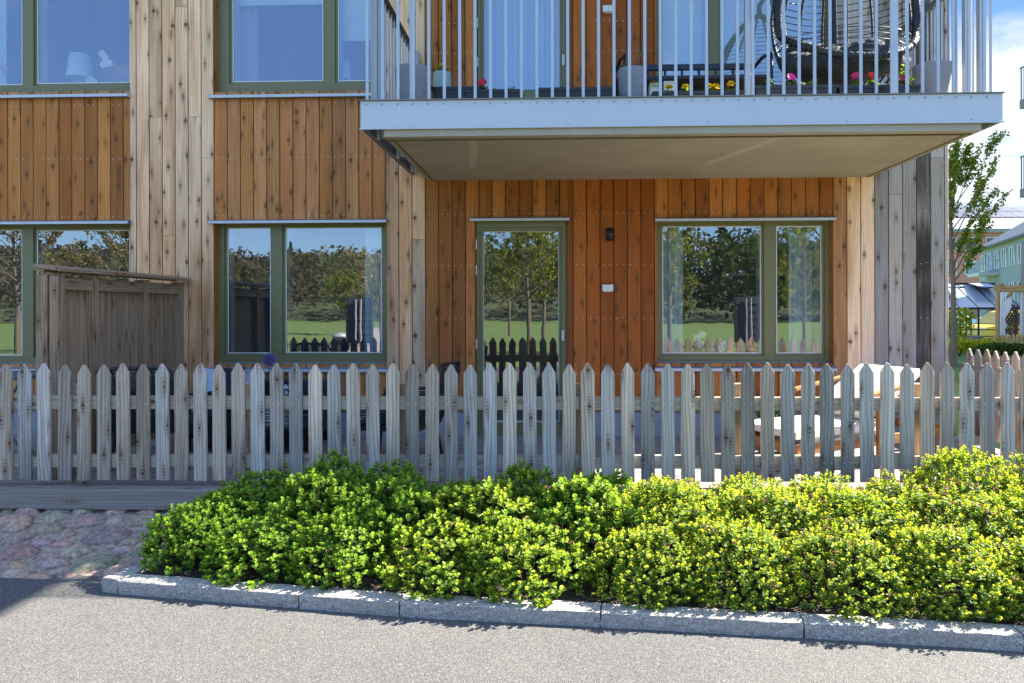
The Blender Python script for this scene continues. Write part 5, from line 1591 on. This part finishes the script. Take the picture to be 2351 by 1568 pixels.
# raised timber planter
A = at(2192, 792, 17.2); B = at(2258, 771, 17.2)
t = thing('raised_planter', 'weathered timber raised planter in front of the greenhouse', 'planter', (A.x, 17.2, A.z)); 
for k in range(3):
    mb = MB(); h = (B.z-.1-A.z+.1)/3; mb.box(A.x-.3, B.x, 17.2, 17.24, A.z-.02+k*(B.z-A.z+.02)/3+.003, A.z-.02+(k+1)*(B.z-A.z+.02)/3); mb.build('board', M['beam'], t)
mb = MB(); mb.box(B.x-.04, B.x, 17.241, 18.2, A.z-.02, B.z); mb.build('end_board', M['beam'], t)
mb = MB(); mb.box(A.x-.3, B.x-.041, 17.242, 18.2, A.z, B.z-.06); mb.build('soil', M['soil'], t)
# greenhouse
YGH = 22.0
gh = thing('greenhouse', 'glass greenhouse with dark frame and propped open roof vents', 'greenhouse', (at(2240, 800, YGH).x, YGH, .2))
gx1 = at(2344, 707, YGH).x; gx0 = gx1-4.6; ze = at(2240, 708, YGH).z; zr = at(2240, 652, YGH+1.3).z; zb0 = .2
posts = [at(p, 750, YGH).x for p in (2190, 2246.5, 2289)]; 
step = (posts[2]-posts[1]); gxs = [posts[1]+k*step for k in range(-3, 4) if gx0 < posts[1]+k*step < gx1]+[gx1, gx0]
fr_ = MB()
for x in gxs: fr_.box(x-.02, x+.02, YGH-.02, YGH+.02, zb0, ze); fr_.beam((x, YGH, ze), (x, YGH+1.3, zr), .035, .035); fr_.beam((x, YGH+2.6, ze), (x, YGH+1.3, zr), .035, .035); fr_.box(x-.02, x+.02, YGH+2.58, YGH+2.62, zb0, ze)
fr_.beam((gx0, YGH+1.3, zr+.02), (gx1, YGH+1.3, zr+.02), .06, .04); fr_.beam((gx0, YGH-.03, ze+.0), (gx1, YGH-.03, ze), .07, .06); fr_.beam((gx0, YGH+2.63, ze), (gx1, YGH+2.63, ze), .07, .06)
for z in (at(2240, 757, YGH).z, at(2240, 772, YGH).z): fr_.beam((gx0, YGH, z), (gx1, YGH, z), .03, .03)
for x in (gx0, gx1): fr_.beam((x, YGH, ze-.5), (x, YGH+2.6, ze-.5), .03, .03)
fr_.build('frame', M['black'], gh)
for k, (a, b) in enumerate(zip(sorted(gxs), sorted(gxs)[1:])):
    mb = MB(); mb.poly([(a+.02, YGH, zb0), (b-.02, YGH, zb0), (b-.02, YGH, ze-.03), (a+.02, YGH, ze-.03)]); mb.build('wall_pane', M['gglass'], gh)
    mb = MB(); mb.poly([(a+.02, YGH, ze+.02), (b-.02, YGH, ze+.02), (b-.02, YGH+1.3, zr), (a+.02, YGH+1.3, zr)]); mb.build('roof_pane', M['roofglass'], gh)
    mb = MB(); mb.poly([(a+.02, YGH+2.6, ze+.02), (b-.02, YGH+2.6, ze+.02), (b-.02, YGH+1.3, zr), (a+.02, YGH+1.3, zr)]); mb.build('roof_pane', M['roofglass'], gh)
for p0, p1 in ((2150, 2192), (2232, 2282)):
    a, b = at(p0, 655, YGH+.9).x, at(p1, 655, YGH+.9).x
    mb = MB(); mb.poly([(a, YGH+1.25, zr+.03), (b, YGH+1.25, zr+.03), (b+.1, YGH+.55, zr-.14), (a+.1, YGH+.55, zr-.14)]); mb.build('roof_vent', M['roofglass'], gh)
    mb = MB(); q = [(a, YGH+1.25, zr+.035), (b, YGH+1.25, zr+.035), (b+.1, YGH+.55, zr-.135), (a+.1, YGH+.55, zr-.135)]
    mb.tube(q, .018, 6, closed=True); mb.tube([(a+.1, YGH+.6, zr-.14), (a+.2, YGH+.55, ze+.36)], .01, 5); mb.build('vent_frame', M['black'], gh)
# pergola with curtains and lattice
YP = 17.0
pg = thing('garden_pergola', 'pale timber pergola with a lattice panel beside the greenhouse', 'pergola', (at(2320, 760, YP).x, YP, .2))
zt2 = at(2300, 668, YP).z
PB = at(2292, 720, YP); fdir = Vector((math.cos(R(24)), -math.sin(R(24)), 0)); ddir = Vector((math.sin(R(33)), math.cos(R(33)), 0))
def pq(a_, b_, z): q = PB+fdir*a_+ddir*b_; return Vector((q.x, q.y, z))
PWD = .60
for a_ in (0, PWD, 2.2):
    for b_ in (0, 2.0):
        mb = MB(); mb.beam(pq(a_, b_, .2), pq(a_, b_, zt2-.001), .09, .09); mb.build('post', M['pine'], pg, .004)
for b_ in (0, 2.0):
    mb = MB(); mb.beam(pq(-.1, b_, zt2+.06), pq(2.3, b_, zt2+.06), .07, .12); mb.build('beam', M['pine'], pg, .004)
for k in range(5):
    mb = MB(); mb.beam(pq(.05+k*.5, -.1, zt2+.16), pq(.05+k*.5, 2.1, zt2+.16), .05, .075); mb.build('rafter', M['pine'], pg, .003)
mb = MB(); mb.beam(pq(.04, 0, zt2-.28), pq(.28, 0, zt2-.02), .06, .06); mb.build('brace', M['pine'], pg)
mb = MB(); lx0, lx1, lz0, lz1 = at(2302, 700, YP+.3).x, at(2338, 700, YP+.3).x, at(2300, 768, YP+.3).z, at(2300, 700, YP+.3).z
w_ = (lx1-lx0)
for k in range(-4, 6):
    for s in (1, -1):
        xa_ = lx0+k*w_/5 if s > 0 else lx1-k*w_/5
        h_ = lz1-lz0; run = s*h_*.62
        p0 = Vector((xa_, YP+.3+.008*s, lz0)); p1 = Vector((xa_+run, YP+.3+.008*s, lz1))
        def clip(p0, p1):
            for lo, side in ((lx0, 1), (lx1, -1)):
                if side*(p0.x-lo) < 0 and side*(p1.x-lo) < 0: return None
                if side*(p0.x-lo) < 0: p0 = p0+(p1-p0)*((lo-p0.x)/(p1.x-p0.x))
                elif side*(p1.x-lo) < 0: p1 = p0+(p1-p0)*((lo-p0.x)/(p1.x-p0.x))
            return p0, p1
        q = clip(p0, p1)
        if q and (q[1]-q[0]).length > .03: mb.beam(q[0], q[1], .03, .012, up=Vector((0, 1, 0)))
mb.build('lattice', M['latticew'], pg)
def drape(px0, px1, label):
    x0, x1 = at(px0, 680, YP-.08).x, at(px1, 680, YP-.08).x; zt3 = at(px0, 671, YP).z; z0 = at(px0, 770, YP).z; mb = MB(); rows = []
    for j in range(15):
        f = j/14; w = 1.0-.75*max(0, 1-abs(f-.62)/.28)*.8 if f > .3 else 1.0-.6*f*.4
        rows.append([((x0+(x1-x0)*((i/24)*w*(.35 if f > .8 else 1-.4*f))), YP-.08+.03*math.sin(i*1.5), zt3+(z0-zt3)*f) for i in range(25)])
    mb.grid(rows); tag(mb.build('pergola_curtain', M['shade'], None, loc=(x0, YP-.08, zt3)), label, 'curtain')
drape(2296, 2325, 'white curtain tied back at the left post of the pergola'); drape(2343, 2372, 'white curtain hanging at the right post of the pergola')
# little yellow fence
YS = 15.6
x0 = at(2281, 780, YS).x; zt4 = at(2300, 768, YS).z
lf_ = thing('garden_fence', 'low yellow pine picket fence in front of the pergola', 'fence', (x0, YS, .2))
k = 0
while k < 15:
    xx = x0+k*.078; mb = MB(); z1 = zt4+rnd.uniform(-.012, .012)
    q = [(xx, .2), (xx+.058, .2), (xx+.058, z1-.03), (xx+.029, z1), (xx, z1-.03)]
    mb.poly([(a, YS, b) for a, b in q], [(a*1.0, b) for a, b in q]); mb.poly([(a, YS+.02, b) for a, b in q[::-1]], [(a, b) for a, b in q[::-1]])
    for i in range(5): a, b = q[i], q[(i+1) % 5]; mb.poly([(b[0], YS, b[1]), (a[0], YS, a[1]), (a[0], YS+.02, a[1]), (b[0], YS+.02, b[1])])
    mb.build('picket', M['pine'], lf_); k += 1
for z in (.32, zt4-.1):
    mb = MB(); mb.box(x0, x0+1.2, YS+.0205, YS+.05, z-.03, z+.03); mb.build('rail', M['pine'], lf_)

# parked vehicles seen through the greenhouse
def vehicle(name, label, x, y, z, L, H, prof, glass, mat, nwheel=.33):
    t = thing(name, label, name.split('_')[-1], (x, y, z)); W_ = 1.85
    mb = MB(); P = [(x+a*L, z+b*H) for a, b in prof]
    n = len(P)
    ins = lambda b: .10 if b > .62 else 0.0
    F = [(a, y+ins(prof[i][1]), b) for i, (a, b) in enumerate(P)]; B_ = [(a, y+W_-ins(prof[i][1]), b) for i, (a, b) in enumerate(P)]
    mb.poly(F); mb.poly(B_[::-1])
    for i in range(n): mb.poly([F[(i+1) % n], F[i], B_[i], B_[(i+1) % n]])
    mb.build('body', mat, t, .05)
    for gq in glass:
        mb = MB(); mb.poly([(x+a*L, y-.012+ins(b)*.95 if b > .62 else y-.012, z+b*H) for a, b in gq]); mb.build('side_window', M['carglass'], t)
    for fx in (.18, .80):
        w = MB(); c = Vector((x+fx*L, y-.02, z+nwheel))
        for s, m_ in ((0, 'tyre'),):
            rows = []
            for (yy, rr_) in ((-.03, 0), (-.03, .2), (-.03, .21), (-.03, .3), (0, nwheel), (.2, nwheel), (.22, .2), (.22, 0)):
                rows.append([c+Vector((rr_*math.cos(q*.3927), yy, rr_*math.sin(q*.3927))) for q in range(16)])
            w.grid(rows, closed=True, smooth=False)
        o = w.build('wheel', M['black'], t)
        w = MB(); w.grid([[c+Vector((rr_*math.cos(q*.3927), -.035, rr_*math.sin(q*.3927))) for q in range(16)] for rr_ in (.001, .19)], closed=True); w.build('rim', M['galv'], o)
    for fx, m_ in ((.012, 'shade'), (.985, 'tail')):
        mb = MB(); mb.box(x+fx*L-.03, x+fx*L+.03, y-.014, y+.2, z+H*.42, z+H*.5); mb.build('headlight' if m_ == 'shade' else 'tail_light', M[m_], t)
yv = 30.0
vehicle('delivery_van', 'bright yellow delivery van parked beyond the greenhouse', at(2256, 740, yv).x, yv, at(2256, 790, yv).z, 4.6, at(2256, 713, yv).z-at(2256, 790, yv).z,
        [(0, .16), (.0, .45), (.03, .5), (.14, .58), (.27, .95), (.33, 1.0), (.98, 1.0), (1, .9), (1, .16)], [[(.17, .60), (.40, .60), (.40, .92), (.29, .92)]], M['yellowpaint'])
yv = 34.0
vehicle('parked_van', 'white van parked behind the left end of the greenhouse', at(2150, 740, yv).x, yv, at(2220, 775, yv).z, at(2245, 740, yv).x-at(2150, 740, yv).x, at(2200, 714, yv).z-at(2200, 775, yv).z,
        [(0, .16), (0, .95), (.04, 1.0), (.72, 1.0), (.86, .62), (.98, .52), (1, .4), (1, .16)], [[(.5, .64), (.80, .64), (.70, .92), (.5, .92)]], M['white'])
yv = 32.0
vehicle('parked_car', 'pale blue car parked between the white van and the yellow van', at(2232, 740, yv).x, yv, at(2240, 778, yv).z, 3.0, at(2240, 729, yv).z-at(2240, 778, yv).z,
        [(0, .16), (0, .5), (.18, .6), (.34, .97), (.45, 1.0), (.75, 1.0), (.92, .62), (1, .56), (1, .16)], [[(.26, .64), (.86, .64), (.75, .93), (.38, .93)]], M['bluepaint'])

# neighbouring block with balconies (only its balconies reach into the picture)
YN = 24.0; XN = at(2332, 400, YN).x
nb = thing('neighbour_block', 'neighbouring block with grey railed balconies at the right picture edge', 'building', (XN+1.7, YN+3, 0))
mb = MB(); mb.box(XN+1.7, XN+12, YN-12, YN, -.1, 13); mb.build('wall', M['greenwall'], nb)
for z1, kind in ((at(2332, 235, YN).z, 0), (at(2332, 437, YN).z, 0), (at(2332, 641, YN).z, 1)):
    b = pempty('balcony', nb); 
    mb = MB(); mb.box(XN, XN+1.69, YN-3.6, YN-.2, z1-.28, z1); mb.build('slab', M['greybrown'], b)
    mb = MB()
    if kind == 0:
        for k in range(29): mb.box(XN+.02, XN+.035, YN-.235-k*.115, YN-.22-k*.115, z1, z1+1.02)
        for k in range(14): mb.box(XN+.04+k*.115, XN+.055+k*.115, YN-.235, YN-.22, z1, z1+1.02)
    else:
        for k in range(16): mb.box(XN+.01, XN+.03, YN-.43-k*.2, YN-.24-k*.2, z1+.004, z1+1.2)
    mb.build('railing', M['alu_dark'] if kind == 0 else M['greybrown'], b)
    mb = MB(); h_ = 1.021 if kind == 0 else 1.201; mb.box(XN, XN+.05, YN-3.6, YN-.2, z1+h_, z1+h_+.04); mb.build('handrail', M['alu_dark'], b)

# green block further off
A = at(2440, 700, 46.0); B = at(2249, 700, 68.0); d = (B-A); d.z = 0; Lg = d.length; u = d.normalized(); nrm = Vector((-u.y, u.x, 0))
if nrm.x > 0: nrm = -nrm
zE = at(2351, 541, 56).z
gb = thing('green_block', 'pale green apartment block with a dark pitched roof in the distance', 'building', (A.x, A.y, 0))
def gp(s, o, z): q = A+u*s+nrm*o; return Vector((q.x, q.y, z))
mb = MB(); mb.poly([gp(0, 0, 0), gp(Lg, 0, 0), gp(Lg, 0, zE), gp(0, 0, zE)]); mb.poly([gp(Lg, 0, 0), gp(Lg, -10, 0), gp(Lg, -10, zE), gp(Lg, -5, zE+3.2), gp(Lg, 0, zE)]); mb.poly([gp(0, 0, 0), gp(0, -10, 0), gp(0, -10, zE), gp(0, -5, zE+3.2), gp(0, 0, zE)][::-1]); mb.poly([gp(0, -10, 0), gp(Lg, -10, 0), gp(Lg, -10, zE), gp(0, -10, zE)])
mb.build('wall', M['greenwall'], gb)
mb = MB()
for s in (.4, -10.4): mb.poly([gp(-.3, s, zE-.12), gp(Lg+.3, s, zE-.12), gp(Lg+.3, -5, zE+3.3), gp(-.3, -5, zE+3.3)]); mb.poly([gp(-.3, s, zE-.3), gp(Lg+.3, s, zE-.3), gp(Lg+.3, -5, zE+3.1), gp(-.3, -5, zE+3.1)])
mb.poly([gp(-.3, .4, zE-.3), gp(Lg+.3, .4, zE-.3), gp(Lg+.3, .4, zE-.12), gp(-.3, .4, zE-.12)])
rfg = mb.build('roof', M['slate'], gb)
s_ = Lg*.30; mb = MB(); mb.box(-.9, .9, -.8, .8, 0, 1.0, M=Matrix.Translation(gp(s_, -2.2, zE+1.0)) @ Matrix.Rotation(math.atan2(u.y, u.x), 4, 'Z')); mb.build('dormer', M['slate'], rfg)
for z0 in (zE-2.2, zE-5.0):
    for k in range(9):
        s0 = 1.2+k*2.45
        if s0+1.3 > Lg: break
        w = MB(); w.poly([gp(s0, .04, z0), gp(s0+1.25, .04, z0), gp(s0+1.25, .04, z0+1.45), gp(s0, .04, z0+1.45)]); wo = w.build('window', M['carglass'], gb)
        w = MB(); q = [gp(s0, .06, z0), gp(s0+1.25, .06, z0), gp(s0+1.25, .06, z0+1.45), gp(s0, .06, z0+1.45)]; w.tube(q, .06, 4, closed=True); w.tube([gp(s0+.62, .06, z0), gp(s0+.62, .06, z0+1.45)], .05, 4); w.build('window_frame', M['white'], wo)
for z0 in (zE-2.75, zE-5.55):
    b = pempty('balcony', gb); s0 = Lg-7.5
    mb = MB(); mb.box(0, 4.5, 0, 1.5, 0, .22, M=Matrix.Translation(gp(s0, .01, z0)) @ Matrix((u, nrm, Vector((0, 0, 1)))).transposed().to_4x4()); mb.build('slab', M['alu'], b)
    mb = MB()
    for k in range(23): mb.tube([gp(s0+.05+k*.2, 1.45, z0+.22), gp(s0+.05+k*.2, 1.45, z0+1.2)], .02, 4)
    mb.tube([gp(s0, .05, z0+1.2), gp(s0, 1.45, z0+1.2), gp(s0+4.5, 1.45, z0+1.2), gp(s0+4.5, .05, z0+1.2)], .035, 5); mb.build('railing', M['galv'], b)
# red block with solar panels
YR = 92.0
rb = thing('red_block', 'dusty red apartment block with solar panels on its grey roof', 'building', (at(2260, 700, YR).x, YR, 0))
x0, x1 = at(2100, 700, YR).x, at(2420, 700, YR).x; ze2 = at(2260, 527, YR).z; zr2 = at(2300, 474, YR+9).z
mb = MB(); mb.box(x0, x1, YR, YR+18, -.1, ze2); mb.build('wall', M['redwall'], rb)
mb = MB(); mb.poly([(x0-.4, YR-.6, ze2+.05), (x1+.4, YR-.6, ze2+.05), (x1+.4, YR+9, zr2), (x0-.4, YR+9, zr2)]); mb.poly([(x0-.4, YR-.6, ze2-.4), (x1+.4, YR-.6, ze2-.4), (x1+.4, YR-.6, ze2+.05), (x0-.4, YR-.6, ze2+.05)]); mb.poly([(x0-.4, YR+18.6, ze2+.05), (x1+.4, YR+18.6, ze2+.05), (x1+.4, YR+9, zr2), (x0-.4, YR+9, zr2)])
rfr = mb.build('roof', M['roofgrey'], rb)
for row in range(2):
    for k in range(11):
        f0, f1 = .46+row*.25, .46+row*.25+.235; xx = x0+2.2+k*1.62
        P = lambda x, f: Vector((x, YR-.6+9.6*f, ze2+.05+(zr2-ze2-.05)*f+.12))
        mb = MB(); mb.poly([P(xx, f0), P(xx+1.56, f0), P(xx+1.56, f1), P(xx, f1)]); mb.build('solar_panel', M['solar'], rfr)
for z0 in (ze2-2.6, ze2-5.6):
    for k in range(7):
        s0 = x0+1+k*2.6; w = MB(); w.poly([(s0, YR-.04, z0), (s0+1.5, YR-.04, z0), (s0+1.5, YR-.04, z0+1.6), (s0, YR-.04, z0+1.6)]); wo = w.build('window', M['carglass'], rb)
        w = MB(); w.tube([(s0, YR-.06, z0), (s0+1.5, YR-.06, z0), (s0+1.5, YR-.06, z0+1.6), (s0, YR-.06, z0+1.6)], .08, 4, closed=True); w.build('window_frame', M['white'], wo)
